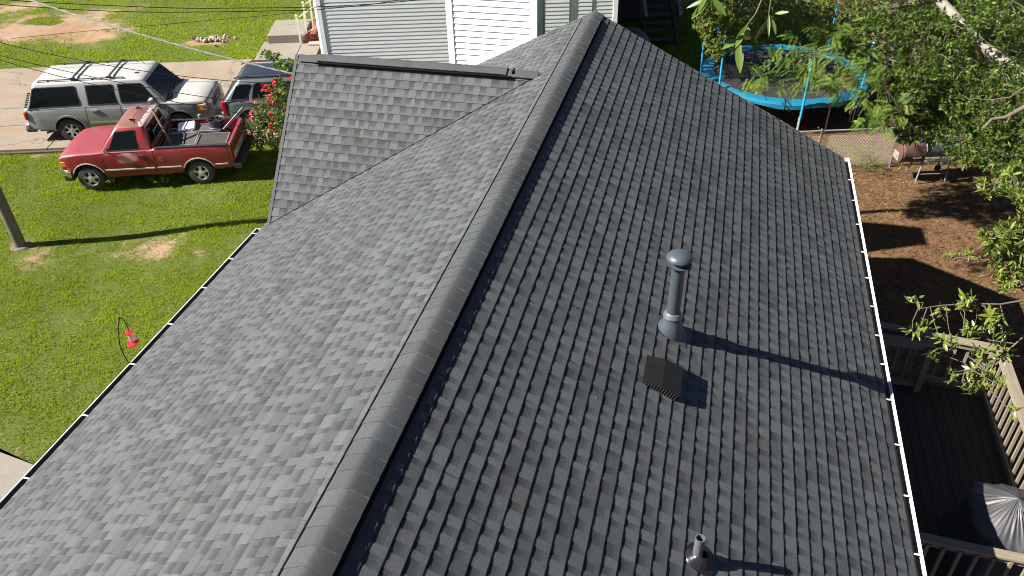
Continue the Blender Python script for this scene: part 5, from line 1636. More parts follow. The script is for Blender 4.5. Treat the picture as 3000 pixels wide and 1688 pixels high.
# ================================================================== CHAIN LINK FENCE
fc = empty('chain_link_fence', (2.57, 21.62, 0), math.atan2(.30, 1), 'grey chain link fence running behind the back yard', 'fence')
fL0, fL1, fH = -4.5, 9.5, 1.14
mb = MB(); mb.tube([(fL0, 0, fH), (fL1, 0, fH)], .021, 8); mb.build('top_rail', galv, fc, smooth=60)
dgalv = mat('old_galvanised', (.16, .16, .15), .6, .4, var=.2)
for x in (-4.4, -1.9, .55, 2.72, 5.1, 7.5, 9.4):
    mb = MB(); mb.tube([(x, 0, -.1), (x, 0, fH+.02)], .027, 10); mb.lathe([(.032, fH+.02), (.03, fH+.05), (.001, fH+.06)], 10, o=(x, 0, 0)); mb.build('post', dgalv, fc, smooth=60)
V, F = [], []
def wire(a, b, r=.0028):
    s = len(V); d = Vector(b)-Vector(a); n_ = Vector((-d.z, 0, d.x)).normalized()*r
    V.extend([Vector(a)+n_, Vector(a)+Vector((0, r, 0)), Vector(a)-n_, Vector(b)+n_, Vector(b)+Vector((0, r, 0)), Vector(b)-n_])
    F.extend([(s, s+1, s+4, s+3), (s+1, s+2, s+5, s+4), (s+2, s, s+3, s+5)])
p = .085
x = fL0-fH
while x < fL1:
    for sg in (1, -1):
        xa, xb = (x, x+fH) if sg > 0 else (x+fH, x)
        a, b = [xa, 0, .02], [xb, 0, fH]
        wire((xa, 0.003*sg, .02), (xb, .003*sg, fH))
    x += p
me = mesh_np('chain_link', np.array(V), np.array(F), galv); o = link('chain_link', me, fc); tag(o, kind='stuff')

# ================================================================== BARREL SMOKER
sm = empty('barrel_smoker', (5.42, 21.72, 0), .28, 'rusty brown barrel smoker grill on legs by the chain link fence', 'grill')
brn = mat('smoker_brown', (.085, .046, .030), .6, .2, var=.2, scale=5)
MX = Matrix((Vector((0, 1, 0)), Vector((0, 0, 1)), Vector((1, 0, 0)))).transposed()
mb = MB(); mb.lathe([(.001, -.34), (.27, -.34), (.285, -.33), (.285, .30), (.27, .31), (.001, .31)], 28, o=(0, 0, .78), M=MX); mb.build('barrel', brn, sm, smooth=35)
mb = MB(); mb.lathe([(.292, -.30), (.294, -.27), (.292, -.24)], 28, o=(0, 0, .78), M=MX); mb.build('band', rusty, sm)
mb = MB(); mb.box((-.352, 0, .70), (.012, .30, .22)); mb.lathe([(.07, .0), (.065, .012), (.001, .014)], 14, o=(-.358, -.02, .70), M=Matrix((Vector((0, 1, 0)), Vector((0, 0, 1)), Vector((-1, 0, 0)))).transposed()); mb.build('firebox_plate', mat('plate_pale', (.22, .17, .15), .6, var=.3, scale=6), sm)
mb = MB(); mb.tube([(-.02, -.30, .74), (-.02, -.335, .75), (.16, -.335, .75), (.16, -.30, .74)], .012, 6); mb.build('handle', galv, sm)
mb = MB(); mb.lathe([(.001, .33), (.25, .33), (.26, .34), (.26, 1.15), (.25, 1.16), (.001, 1.16)], 24, o=(0, .05, .86), M=MX); mb.build('smoke_chamber', mat('chamber_grey', (.17, .17, .18), .45, .4, var=.2), sm, smooth=35)
mb = MB(); mb.lathe([(.27, -.02), (.29, 0), (.27, .02)], 24, o=(.33, .03, .83), M=MX); mb.build('collar', steel, sm)
mb = MB(); mb.box((.7, -.32, .66), (.75, .16, .02)); mb.build('shelf', dw, sm)
for x, y, dx, dy in ((.34, -.18, -.12, -.12), (.34, .2, -.1, .12), (1.05, -.2, -.02, -.10), (1.05, .22, .04, .1)):
    mb = MB(); mb.tube([(x, y, .66), (x+dx, y+dy, .0)], .020, 8); mb.build('leg', steel if y < 0 else dgalv, sm)
mb = MB(); mb.tube([(.26, -.26, .22), (1.02, -.26, .22)], .012, 6); mb.build('brace', steel, sm)
mb = MB(); mb.lathe([(.09, -.02), (.09, .02), (.02, .025), (.02, -.025)], 16, o=(1.09, .30, .09), M=Matrix((Vector((1, 0, 0)), Vector((0, 0, -1)), Vector((0, 1, 0)))).transposed()); mb.build('wheel', rubber, sm)
# ================================================================== PLANTS
def leaf_cloud(pos, drn, nrm, L, W, shade, droop=.12):
    """folded diamond leaves. pos base (N,3), drn unit direction, nrm unit normal"""
    n = len(pos)
    side = np.cross(drn, nrm); side /= np.linalg.norm(side, axis=1, keepdims=True)+1e-9
    L = L[:, None]; W = W[:, None]
    mid = pos + drn*L*.5
    a = pos; b = mid + side*W*.5 + nrm*W*.16; c = pos + drn*L - nrm*L*droop; d = mid - side*W*.5 + nrm*W*.16
    V = np.stack([a, b, c, d], 1).reshape(-1, 3)
    i = np.arange(n)*4
    F = np.concatenate([np.stack([i, i+1, i+2], -1), np.stack([i, i+2, i+3], -1)])
    return V, F, np.concatenate([shade, np.clip(shade*.93, 0, 1)])

def unit(v): return v/(np.linalg.norm(v, axis=-1, keepdims=True)+1e-9)

def rosettes(clumps, per, leaf, wid, updir=(0, 0, 1), spread=1.0, shade=(.25, .85)):
    """clumps: (center, (rx,ry,rz), n twigs). whorls of leaves at twig tips in an ellipsoid, denser outside"""
    P, D, Nn, S, LL, WW = [], [], [], [], [], []
    for c, r, n in clumps:
        d = unit(rng.normal(size=(n, 3))); q = rng.uniform(.35, 1.0, n)**.6
        tip = np.array(c) + d*q[:, None]*np.array(r)
        axis = unit(d*.75 + np.array([0, 0, .25]) + rng.normal(0, .45, (n, 3)))
        ts = rng.uniform(0, 1, n)
        for k in range(per):
            a = unit(rng.normal(size=(n, 3)))
            t = unit(axis*.55 + (a - axis*(a*axis).sum(1, keepdims=True))*spread)
            P.append(tip - axis*rng.uniform(0, .09, (n, 1))); D.append(t)
            nn = unit(axis*.8 + np.array([0, 0, .5]) + rng.normal(0, .35, (n, 3))); nn = unit(nn - t*(nn*t).sum(1, keepdims=True)); Nn.append(nn)
            cs_ = 0; S.append(np.clip(shade[0] + (shade[1]-shade[0])*(ts*.6+rng.uniform(0, .4, n)) + rng.normal(0, .08, n), 0, 1))
            LL.append(leaf*rng.uniform(.65, 1.25, n)); WW.append(wid*rng.uniform(.7, 1.25, n))
    return leaf_cloud(np.concatenate(P), np.concatenate(D), np.concatenate(Nn), np.concatenate(LL), np.concatenate(WW), np.concatenate(S))

def join(parts):
    Vs, Fs, Ss, o = [], [], [], 0
    for V, F, S in parts: Vs.append(V); Fs.append(F+o); Ss.append(S); o += len(V)
    return np.concatenate(Vs), np.concatenate(Fs), np.concatenate(Ss)

bark = mat('bark_dark', (.045, .037, .028), .9, var=.3, scale=7, bmp=.5, bscale=20)
bark_pale = mat('bark_pale', (.20, .185, .15), .85, var=.3, scale=5, bmp=.5, bscale=18)
twig_m = mat('twig', (.085, .07, .05), .85, var=.25, scale=20)
lf_dark = leafmat('leaf_glossy', (.008, .022, .004), (.15, .225, .024), .26, .5, .3)
lf_mid = leafmat('leaf_mid', (.022, .046, .008), (.165, .205, .03), .3, .5, .3)
lf_fern = leafmat('leaf_feathery', (.025, .06, .010), (.14, .21, .026), .35, .55, .25)
lf_lime = leafmat('leaf_lime', (.04, .07, .012), (.15, .20, .034), .35, .35, .5)
lf_under = leafmat('leaf_undergrowth', (.010, .022, .006), (.06, .085, .016), .2, .55, .3)

def local(V, o): return V - np.array(o)

def tree(name, base, trunk, limbs, clumps, per, leaf, wid, lm, bk, label, shade=(.2, .85), spread=1.0, extra=None, twigs=0, power=1.0):
    t = empty(name, base, 0, label, 'tree', 'shady trees behind the fence' if name == 'background_tree' else None)
    mb = MB(); b = Vector(base)
    for pts, r in trunk: mb.tube([Vector(p)-b for p in pts], r, 10)
    mb.build('trunk', bk, t, smooth=60)
    mb = MB()
    for pts, r in limbs: mb.tube([Vector(p)-b for p in pts], r, 7)
    rr = random.Random(len(label))
    for c, r, n in clumps:
        for k in range(twigs):
            d = Vector((rr.gauss(0, 1), rr.gauss(0, 1), rr.gauss(0, .7))).normalized()
            p0 = Vector(c) + Vector((rr.gauss(0, .2)*r[0], rr.gauss(0, .2)*r[1], rr.gauss(0, .2)*r[2]))
            p2 = Vector(c) + Vector((d.x*r[0], d.y*r[1], d.z*r[2]))*rr.uniform(.8, 1.05)
            p1 = (p0+p2)/2 + Vector((rr.gauss(0, .08), rr.gauss(0, .08), rr.gauss(0, .08)))
            mb.tube([p0-b, p1-b, p2-b], [.014, .009, .004], 5)
    if mb.v: mb.build('limbs', twig_m, t, smooth=60)
    parts = [rosettes(clumps, per, leaf, wid, spread=spread, shade=shade)]
    if extra: parts += extra
    V, F, S = join(parts); S = S**power
    link('crown', mesh_np('crown', local(V, base), F, lm, S), t)
    return t

def feather(tips, nf, L=.26):
    """bipinnate fronds. tips: (point, direction, count)"""
    P, D, Nn, S, LL, WW = [], [], [], [], [], []
    for p, d, n in tips:
        p = np.array(p); d = np.array(d, float)
        for k in range(n):
            o = p + rng.normal(0, 1, 3)*np.array([.16, .16, .09])
            ax = unit(d*.6 + rng.normal(0, .55, 3) + np.array([0, 0, -.15]))
            nn = unit(np.array([0, 0, 1.0]) + rng.normal(0, .35, 3)); nn = unit(nn - ax*(nn@ax)); sd = np.cross(ax, nn)
            l = L*rng.uniform(.7, 1.2); sh = rng.uniform(.15, .95)
            for q in np.linspace(.12, 1, 9):
                c = o + ax*l*q - nn*l*.25*q*q
                for s in (1, -1):
                    dd = unit(sd*s*.9 + ax*.5 - nn*.15)
                    P.append(c); D.append(dd); Nn.append(nn); S.append(np.clip(sh+rng.normal(0, .07), 0, 1))
                    LL.append(.115*(1-.45*abs(q-.5))*rng.uniform(.85, 1.1)); WW.append(.019)
    return leaf_cloud(np.array(P), np.array(D), np.array(Nn), np.array(LL), np.array(WW), np.array(S), droop=.1)

# --- large broadleaf tree whose crown fills the upper right
cl_left = [((0.483, 18.188, 5.426), (1.0, .8, .5), 430), ((0.057, 17.554, 5.061), (.45, .5, .42), 240), ((0.903, 18.035, 4.989), (.55, .6, .33), 260), ((1.525, 18.689, 5.548), (1.1, 1, .5), 420), ((2.427, 18.592, 5.191), (.9, .9, .45), 360), ((0.037, 17.336, 4.733), (.22, .25, .2), 60), ((-0.326, 17.715, 5.239), (.25, .3, .25), 70)]
cl = [((3.134, 17.806, 5.059), (.9, .9, .5), 330), ((3.58, 18.887, 5.381), (1.1, 1.0, .6), 400), ((3.922, 17.051, 4.887), (.8, .9, .45), 340),
      ((4.539, 17.003, 4.879), (.7, .8, .4), 230), ((3.964, 16.267, 4.292), (.65, .7, .35), 260), ((4.486, 16.26, 4.616), (.6, .8, .4), 250), ((4.969, 15.511, 4.5), (.65, .8, .42), 290),
      ((5.454, 17.466, 5.782), (.7, .9, .5), 260), ((5.979, 18.104, 4.857), (.6, .9, .4), 200), ((4.605, 14.929, 4.197), (.55, .7, .22), 190), ((5.086, 14.272, 4.365), (.6, .8, .33), 260), ((4.214, 15.565, 4.1), (.4, .5, .18), 110),
      ((5.948, 15.269, 4.758), (.9, 1, .7), 250), ((5.579, 13.498, 4.367), (.7, .8, .45), 250), ((5.036, 13.129, 4.379), (.42, .5, .24), 170), ((3.667, 15.171, 4.163), (.30, .3, .14), 60), ((3.169, 15.222, 4.537), (.35, .4, .16), 80), ((3.455, 15.716, 4.823), (.5, .5, .25), 140), ((3.167, 16.293, 5.047), (.5, .5, .25), 130), ((3.844, 16.094, 4.904), (.5, .5, .3), 150), ((5.241, 19.127, 5.326), (.5, .8, .3), 160), ((4.533, 17.383, 5.358), (.55, .6, .35), 170), ((5.284, 16.646, 4.797), (.5, .6, .3), 150), ((3.981, 17.962, 5.409), (.5, .6, .3), 150)]
tree('leaning_tree', (10.4, 17.0, 0),
     [([(10.4, 17.0, -.2), (9.2, 17.2, 2.2), (6.418, 17.173, 4.256), (6.041, 17.529, 4.544), (5.229, 18.146, 4.948), (4.362, 18.791, 5.62), (3.739, 19.481, 6.141)], [.20, .17, .13, .12, .11, .10, .07])],
     [([(6.041, 17.529, 4.544), (5.289, 16.582, 4.34), (4.237, 15.954, 4.241)], [.06, .04, .015]),
      ([(5.229, 18.146, 4.948), (4.051, 17.572, 4.917), (3.146, 17.784, 4.996)], [.06, .045, .02]),
      ([(4.362, 18.791, 5.62), (2.806, 18.956, 5.172), (0.873, 18.099, 5.186)], [.07, .05, .015]),
            ([(5.319, 14.814, 5.027), (5.015, 14.723, 4.82), (4.797, 14.671, 4.792), (4.675, 14.542, 4.661)], [.045, .038, .03, .026]),
      ([(5.08, 14.722, 4.871), (5.055, 14.679, 4.748)], [.022, .012]),
      ([(5.159, 14.688, 5.433), (4.993, 14.761, 5.177), (4.741, 14.905, 5.047), (4.514, 15.065, 4.992)], [.014, .011, .007, .004])],
     [(c_, (r_[0]*.9, r_[1]*1.3, r_[2]*.85), int(n_*1.0)) for c_, r_, n_ in cl], 6, .105, .036, lf_dark, bark_pale, 'tall broadleaf tree with pale leaning trunk filling the upper right', shade=(.0, .85), twigs=7, power=1.6)
tree('small_leaved_tree', (6.9, 25.2, 0), [([(6.9, 25.2, -.2), (6.4, 24.6, 2.6), (4.6, 22.6, 4.9), (2.0, 20.4, 5.9)], [.12, .10, .06, .025])], [([(2.0, 20.4, 5.9), (0.517, 17.915, 5.224), (0.057, 17.554, 5.061)], [.03, .02, .008]), ([(2.0, 20.4, 5.9), (1.558, 18.629, 5.35), (2.415, 18.614, 5.256)], [.04, .03, .01])],
     cl_left, 7, .085, .027, lf_mid, bark, 'small leaved yellow green tree hanging over the left end of the trampoline', shade=(.05, 1.0), twigs=3)
# --- feathery mimosa over the trampoline
tips = []
for x_, y_, z_, n in ((1.309, 15.975, 5.235, 10), (1.063, 15.546, 5.176, 10), (1.506, 15.481, 5.1, 12), (0.899, 15.287, 5.03, 8), (1.221, 15.231, 4.943, 7), (0.794, 15.14, 4.913, 5), (1.818, 15.9, 5.164, 12), (2.093, 16.168, 5.418, 14), (1.927, 15.439, 5.114, 10), (2.218, 15.17, 5.077, 12), (2.463, 15.858, 5.291, 14), (2.072, 14.942, 4.994, 7), (2.518, 15.358, 5.124, 12), (2.788, 15.606, 5.341, 12), (2.687, 14.819, 4.932, 8), (2.848, 15.073, 5.099, 10), (2.376, 16.407, 5.617, 14), (1.903, 16.55, 5.541, 12), (1.662, 16.33, 5.434, 9), (2.892, 14.422, 4.862, 9), (3.021, 14.276, 4.842, 6), (3.153, 14.825, 4.904, 8), (3.137, 15.684, 5.142, 10), (3.283, 14.457, 4.881, 6)):
    p = (x_, y_, z_); tips.append((tuple(p), (-.55, -.3, -.35), n))
base = (7.6, 20.6, 0)
t = empty('mimosa_tree', base, 0, 'feathery leaved mimosa tree reaching over the trampoline', 'tree')
mb = MB(); b = Vector(base)
mb.tube([Vector(p)-b for p in ((7.6, 20.6, -.2), (7.2, 20.2, 2.2), (6.2, 19.2, 4.2), (4.6, 18.0, 5.4))], [.14, .12, .09, .06], 9); mb.build('trunk', bark, t, smooth=60)
mb = MB()
hubs = [Vector((2.913, 16.222, 5.321)), Vector((2.364, 16.561, 5.433)), Vector((3.105, 15.509, 4.945)), Vector((2.065, 16.225, 5.264))]
root_ = Vector((4.6, 18.0, 5.4))
for h in hubs: mb.tube([root_-b, (root_*.6+h*.4) + Vector((.1, .3, -.25))-b, (root_*.3+h*.7) + Vector((0, .1, -.1))-b, h-b], [.016, .012, .009, .006], 6)
for p, d, n in tips:
    q = Vector(p); h = min(hubs, key=lambda v: (v-q).length)
    mb.tube([h-b, h*.5+q*.5 + Vector((random.gauss(0, .05), random.gauss(0, .05), .06))-b, q-b], [.008, .005, .003], 5)
mb.build('limbs', bark, t, smooth=60)
tips = [(p, d, int(n*1.2)) for p, d, n in tips]
V, F, S = feather(tips, 0)
link('crown', mesh_np('crown', local(V, base), F, lf_fern, S), t)
# --- darker trees behind
for nm, base, cl, lab in (
    ('background_tree', (7.5, 31, 0), [((7.0, 30.5, 3.3), (1.6, 1.6, 1.2), 420), ((8.6, 31, 2.6), (1.6, 1.6, 1.3), 420), ((8.4, 30, 4.4), (1.6, 1.4, .9), 320), ((9.6, 29.4, 3.2), (1.2, 1.4, 1.2), 330)], 'shady bushy tree behind the fence, left of the leaning trunk'),
    ('background_tree', (9.0, 33.5, 0), [((8.2, 33.4, 3.4), (2.0, 1.4, 1.6), 520), ((6.4, 33.0, 2.4), (1.4, 1.4, 1.2), 300), ((10.6, 33.0, 3.4), (2.0, 1.4, 1.7), 420)], 'dark bushy tree far behind the leaning trunk, near the top edge'),
    ('background_tree', (12.2, 28, 0), [((11.5, 27.6, 3.4), (1.9, 1.8, 1.4), 520), ((12.6, 27, 2.0), (1.9, 1.7, 1.3), 480), ((10.2, 27.2, 2.2), (1.5, 1.5, 1.2), 380), ((13.5, 29, 4.4), (2.0, 1.8, 1.3), 380)], 'dark tree beyond the fence at the right edge, under the leaning trunk'),
    ('background_tree', (5.2, 37, 0), [((5.0, 37, 3.2), (2.2, 1.8, 1.6), 480), ((7.4, 37.6, 3.6), (2.0, 1.8, 1.7), 420), ((2.8, 38.2, 3.4), (2.0, 1.6, 1.7), 420), ((10, 36.5, 3.6), (2.2, 1.8, 1.8), 420)], 'far dark tree at the top edge behind the trampoline'),
    ('background_tree', (14.2, 22.5, 0), [((12.6, 22.5, 2.6), (1.7, 1.7, 1.4), 480), ((11.2, 22.8, 1.4), (1.3, 1.3, .9), 330), ((14, 23, 3.4), (1.8, 1.7, 1.4), 380)], 'leafy dark tree at the right edge behind the barrel smoker')):
    tree(nm, base, [([(base[0], base[1], -.2), (base[0]+.1, base[1], 1.6), (base[0]-.2, base[1]-.2, 4)], [.16, .13, .07])], [], [(c_, r_, int(n_*1.5)) for c_, r_, n_ in cl], 6, .125, .055, lf_under, bark, lab, shade=(.0, .8), twigs=5, power=1.6)
# undergrowth below the canopy
cl = []
rr = random.Random(5)
for k in range(190):
    y = rr.uniform(22.8, 37); x = rr.uniform(5.4 if y > 29 else 6.4, 15)
    cl.append(((x, y, rr.uniform(.15, .7)), (.7, .7, .4), 46))
V, F, S = rosettes(cl, 5, .10, .038, shade=(.05, .8))
o = link('undergrowth', mesh_np('undergrowth', V, F, lf_under, S)); tag(o, 'tangled low undergrowth under the trees behind the fence', kind='stuff')

# --- tree at the right edge with separate large leaves near the drone
def leafmesh(L, Wd, name='leaf', fold=.18, droop=.22, n=6, matl=None, hole=False):
    mb = MB()
    pr = [(0, .06), (.15, .55), (.35, .95), (.55, 1.0), (.75, .72), (.9, .36), (1, .02)]
    for t, w in pr:
        y = t*L; hw = w*Wd/2; z = -droop*L*t*t
        mb.v.extend([(-hw, y, z+fold*hw), (0, y, z), (hw, y, z+fold*hw)])
    for i in range(len(pr)-1):
        a = i*3
        for q in (0, 1): mb.face((a+q, a+q+1, a+q+4, a+q+3))
    me = mb.mesh(name, matl, smooth=60)
    return me
def biglf(name, col, back, trans=.35):
    mt, nt, b = newmat(name)
    oi = nt.nodes.new('ShaderNodeObjectInfo')
    n = noise(nt, 30, 3)
    c = mixc(nt, math_(nt, 'MULTIPLY', oi.outputs['Random'], .8), col, back)
    c = mixc(nt, math_(nt, 'MULTIPLY', n.outputs['Fac'], .25), c, [x*.6 for x in col])
    nt.links.new(c, b.inputs['Base Color']); b.inputs['Roughness'].default_value = .35
    t = nt.nodes.new('ShaderNodeBsdfTranslucent'); nt.links.new(c, t.inputs['Color'])
    mx = nt.nodes.new('ShaderNodeMixShader'); mx.inputs[0].default_value = trans
    nt.links.new(b.outputs[0], mx.inputs[1]); nt.links.new(t.outputs[0], mx.inputs[2]); nt.links.new(mx.outputs[0], nt.nodes['Material Output'].inputs['Surface'])
    return mt
big_m = biglf('leaf_large', (.065, .115, .016), (.13, .18, .035))
big_m2 = biglf('leaf_bright', (.10, .135, .016), (.20, .23, .034))
big_m3 = biglf('leaf_green', (.03, .085, .018), (.07, .14, .025))
lm_a = [leafmesh(.20, .040, matl=big_m, droop=d) for d in (.1, .22, .34)]
lm_b = [leafmesh(.098, .028, matl=big_m2, droop=d) for d in (.05, .2, .3)]
lm_c = [leafmesh(.12, .036, matl=big_m3, droop=d) for d in (.05, .2, .3)]
def orient(o, p, d, nrm, sc=1.0):
    d = Vector(d).normalized(); nrm = Vector(nrm); x = d.cross(nrm)
    if x.length < 1e-4: x = d.cross(Vector((1, 0, 0)))
    x.normalize(); z = x.cross(d).normalized()
    M = Matrix((x, d, z)).transposed().to_4x4(); M.translation = Vector(p)
    o.matrix_local = M @ Matrix.Diagonal((sc, sc, sc, 1))
yt = empty('magnolia_tree', (9.8, 8.6, 0), 0, 'tree off the right edge whose leafy branches hang over the deck', 'tree')
yb = Vector((9.8, 8.6, 0))
mb = MB(); mb.tube([(0, 0, -.2), (-.1, .1, 3), (-.5, .1, 6), (-1.2, -.2, 9), (-1.5, -.5, 11.4)], [.26, .22, .18, .13, .08], 12); mb.build('trunk', bark, yt, smooth=60)
def branch(pts, rad, whorls, meshes, nper, seed, offs=.0, hang=0.0):
    """pts world; whorls: (world point, direction)"""
    mb = MB()
    P = [Vector(p)-yb for p in pts]
    mb.tube(P, list(np.linspace(rad[0], rad[1], len(P))), 7)
    r = random.Random(seed)
    tw = []
    for p, d in whorls:
        p = Vector(p)-yb; d = Vector(d).normalized()
        q = min((A_0.lerp(B_0, k/8) for A_0, B_0 in zip(P[:-1], P[1:]) for k in range(9)), key=lambda v: (v-p).length)
        mid = (p+q)/2 + Vector((r.gauss(0, .04), r.gauss(0, .04), r.gauss(0, .03)))
        mb.tube([q, mid, p], [.0045, .0035, .0025], 5); tw.append((p, d))
    B = mb.build('branch', twig_m, yt, smooth=60)
    for p, d in tw:
        n = nper + r.randint(-2, 2)
        for k in range(n):
            a = Vector((r.gauss(0, 1), r.gauss(0, 1), r.gauss(0, 1))); a -= d*a.dot(d); a.normalize()
            dd = (d*r.uniform(.25, .9) + a + Vector((0, 0, -hang))).normalized()
            o = link('leaf', r.choice(meshes), B)
            orient(o, p - d*r.uniform(0, .09), dd, d + Vector((r.gauss(0, .3), r.gauss(0, .3), .8+r.gauss(0, .2))), r.uniform(.7, 1.2))
    # smaller leaves between the large ones, joined
    W_ = [(tuple(p+yb), (.08, .08, .06), 2) for p, d in tw]
    V, F, S = rosettes(W_, 3, .075, .022, shade=(.2, 1))
    tag(link('small_leaves', mesh_np('small_leaves', local(V, yb), F, lf_lime, S), B), kind='stuff')
W1 = [(2.071, 6.5, 6.35), (1.999, 6.473, 6.281), (2.167, 6.531, 6.44), (2.226, 6.425, 6.317), (2.292, 6.468, 6.411), (2.339, 6.417, 6.362), (2.337, 6.487, 6.462), (2.418, 6.507, 6.535), (2.476, 6.454, 6.49), (2.523, 6.394, 6.429), (2.581, 6.401, 6.472), (2.627, 6.341, 6.413), (2.647, 6.413, 6.53), (2.695, 6.345, 6.459), (2.549, 6.32, 6.339), (2.628, 6.27, 6.316), (2.732, 6.268, 6.374), (2.778, 6.198, 6.306), (2.472, 6.351, 6.34), (2.41, 6.361, 6.321)]
branch([(3.234, 6.706, 6.595), (2.896, 6.565, 6.532), (2.701, 6.501, 6.503), (2.474, 6.463, 6.502), (2.223, 6.413, 6.479), (2.021, 6.342, 6.461)], (.011, .004),
       [((x+random.gauss(0, .05), y+random.gauss(0, .16), z+random.gauss(0, .05)), (random.gauss(-.7, .4), random.gauss(-.2, .5), random.gauss(.25, .4))) for x, y, z in W1], lm_b, 6, 1)
W2 = [(2.339, 6.132, 5.984), (2.398, 6.152, 6.038), (2.457, 6.163, 6.081), (2.511, 6.127, 6.062), (2.543, 6.149, 6.108), (2.587, 6.096, 6.064), (2.629, 6.052, 6.031), (2.403, 6.037, 5.898), (2.549, 6.185, 6.158), (2.656, 6.103, 6.111), (2.693, 6.014, 6.019), (2.665, 5.962, 5.94), (2.698, 6.133, 6.172), (2.729, 6.154, 6.218), (2.645, 5.936, 5.899), (2.719, 5.906, 5.903), (2.544, 6.065, 6.003), (2.748, 6.106, 6.166), (2.586, 6.021, 5.971), (2.646, 6.169, 6.19)]
branch([(3.273, 6.511, 6.333), (2.897, 6.301, 6.339), (2.761, 6.166, 6.253), (2.631, 6.117, 6.114), (2.483, 6.033, 6.099), (2.333, 5.966, 6.108)], (.010, .004),
       [((x+random.gauss(0, .05), y+random.gauss(0, .16), z+random.gauss(0, .05)), (random.gauss(-.6, .4), random.gauss(-.2, .5), random.gauss(.1, .4))) for x, y, z in W2], lm_b, 6, 2)
rr = random.Random(9)
W5 = [(3.421, 10.271, 4.651), (3.539, 10.24, 4.666), (3.63, 10.24, 4.718), (3.766, 10.196, 4.727), (3.341, 10.292, 4.643)]
branch([(4.34, 10.16, 4.843), (3.993, 10.125, 4.752), (3.696, 10.191, 4.677), (3.383, 10.273, 4.633)], (.014, .005),
       [((x, y, z), (rr.gauss(-.3, .4), rr.gauss(-.2, .5), rr.gauss(.6, .3))) for x, y, z in W5], lm_b, 5, 4)
# long leaves dangling close to the drone at the top
def longleaf_branch(pts, leaves, name_seed, rad=.006):
    mb = MB(); P = [Vector(p)-yb for p in pts]; mb.tube(P, list(np.linspace(rad*1.4, rad*.5, len(P))), 6)
    B = mb.build('branch', twig_m, yt, smooth=60); r = random.Random(name_seed)
    for a, b_, wd, flip in leaves:
        a = Vector(a); b_ = Vector(b_)
        b_ = b_ + Vector((r.uniform(-.03, .03), r.uniform(-.09, .09), r.uniform(-.03, .03))); L = (b_-a).length
        me = leafmesh(L, wd, matl=big_m, droop=r.uniform(.03, .10), fold=.25)
        o = link('leaf', me, B)
        nn = Vector((-.1 + r.gauss(0, .25), -.9 + r.gauss(0, .25), .4 + .6*flip))
        orient(o, a-yb, b_-a, nn)
longleaf_branch([(0.491, 5.3, 9.989), (0.314, 5.154, 9.707), (0.205, 4.966, 9.37), (0.169, 4.949, 9.313), (0.139, 4.921, 9.224)],
    [((0.165, 4.948, 9.31), (0.083, 4.914, 9.202), 0.0349, 1), ((0.138, 4.924, 9.235), (0.024, 4.906, 9.176), 0.037, 1), ((0.163, 4.945, 9.299), (0.184, 4.929, 9.253), 0.0287, 1), ((0.13, 4.919, 9.22), (0.164, 4.87, 9.084), 0.0493, 1), ((0.136, 4.918, 9.217), (0.093, 4.88, 9.107), 0.0267, -1), ((0.152, 4.935, 9.267), (0.122, 4.914, 9.205), 0.0329, 1), ((0.15, 4.932, 9.258), (0.176, 4.911, 9.201), 0.0411, -1)], 2)
longleaf_branch([(0.358, 5.103, 9.969), (0.084, 4.966, 9.742), (-0.004, 4.826, 9.591), (-0.039, 4.803, 9.512)],
    [((-0.065, 4.798, 9.493), (-0.177, 4.78, 9.445), 0.0276, 1), ((-0.068, 4.795, 9.485), (-0.133, 4.76, 9.376), 0.0395, 1), ((-0.055, 4.799, 9.499), (0.02, 4.769, 9.398), 0.0375, 1), ((-0.06, 4.794, 9.481), (-0.082, 4.777, 9.424), 0.0237, -1), ((-0.085, 4.8, 9.501), (-0.109, 4.776, 9.423), 0.0257, 1), ((-0.029, 4.801, 9.504), (-0.053, 4.778, 9.429), 0.0197, 1)], 3)
longleaf_branch([(0.481, 5.489, 9.901), (0.332, 5.34, 9.626), (0.288, 5.187, 9.428), (0.286, 5.155, 9.316)],
    [((0.297, 5.148, 9.298), (0.238, 5.115, 9.185), 0.032, -1), ((0.301, 5.147, 9.294), (0.328, 5.114, 9.197), 0.0256, 1), ((0.31, 5.145, 9.289), (0.363, 5.127, 9.243), 0.0192, 1), ((0.321, 5.153, 9.318), (0.374, 5.162, 9.359), 0.0235, 1), ((0.286, 5.155, 9.316), (0.278, 5.121, 9.21), 0.0171, 1)], 4)

# greener clusters at the right edge
tree('shrubby_tree', (8.9, 14.6, 0), [([(8.9, 14.6, -.2), (8.3, 14.4, 2.5), (7.4, 13.6, 4.6)], [.09, .07, .04])],
     [([(7.4, 13.6, 4.6), (4.183, 10.088, 5.027), (3.752, 10.053, 5.096)], [.03, .015, .005]), ([(8.3, 14.4, 2.5), (4.334, 10.045, 4.649), (3.984, 9.949, 4.662)], [.02, .012, .005]), ([(7.4, 13.6, 4.6), (4.717, 12.045, 5.042), (4.332, 12.086, 4.834)], [.03, .015, .005])],
     [((4.129, 10.167, 5.127), (.30, .4, .22), 42), ((3.859, 10.03, 5.125), (.22, .3, .18), 26), ((3.698, 9.998, 5.175), (.10, .14, .08), 8), ((4.183, 10.04, 4.739), (.34, .4, .22), 44), ((4.174, 10.009, 4.484), (.22, .3, .12), 20), ((4.265, 10.023, 4.975), (.25, .4, .5), 50),
      ((4.577, 12.081, 5.007), (.30, .4, .16), 30), ((4.248, 12.106, 4.814), (.22, .3, .10), 18), ((4.58, 11.761, 4.842), (.2, .3, .10), 14)], 7, .12, .036, lf_mid, twig_m, 'bright green shrubby tree leaning in at the right edge above the pine straw', shade=(.15, 1.0), twigs=3)
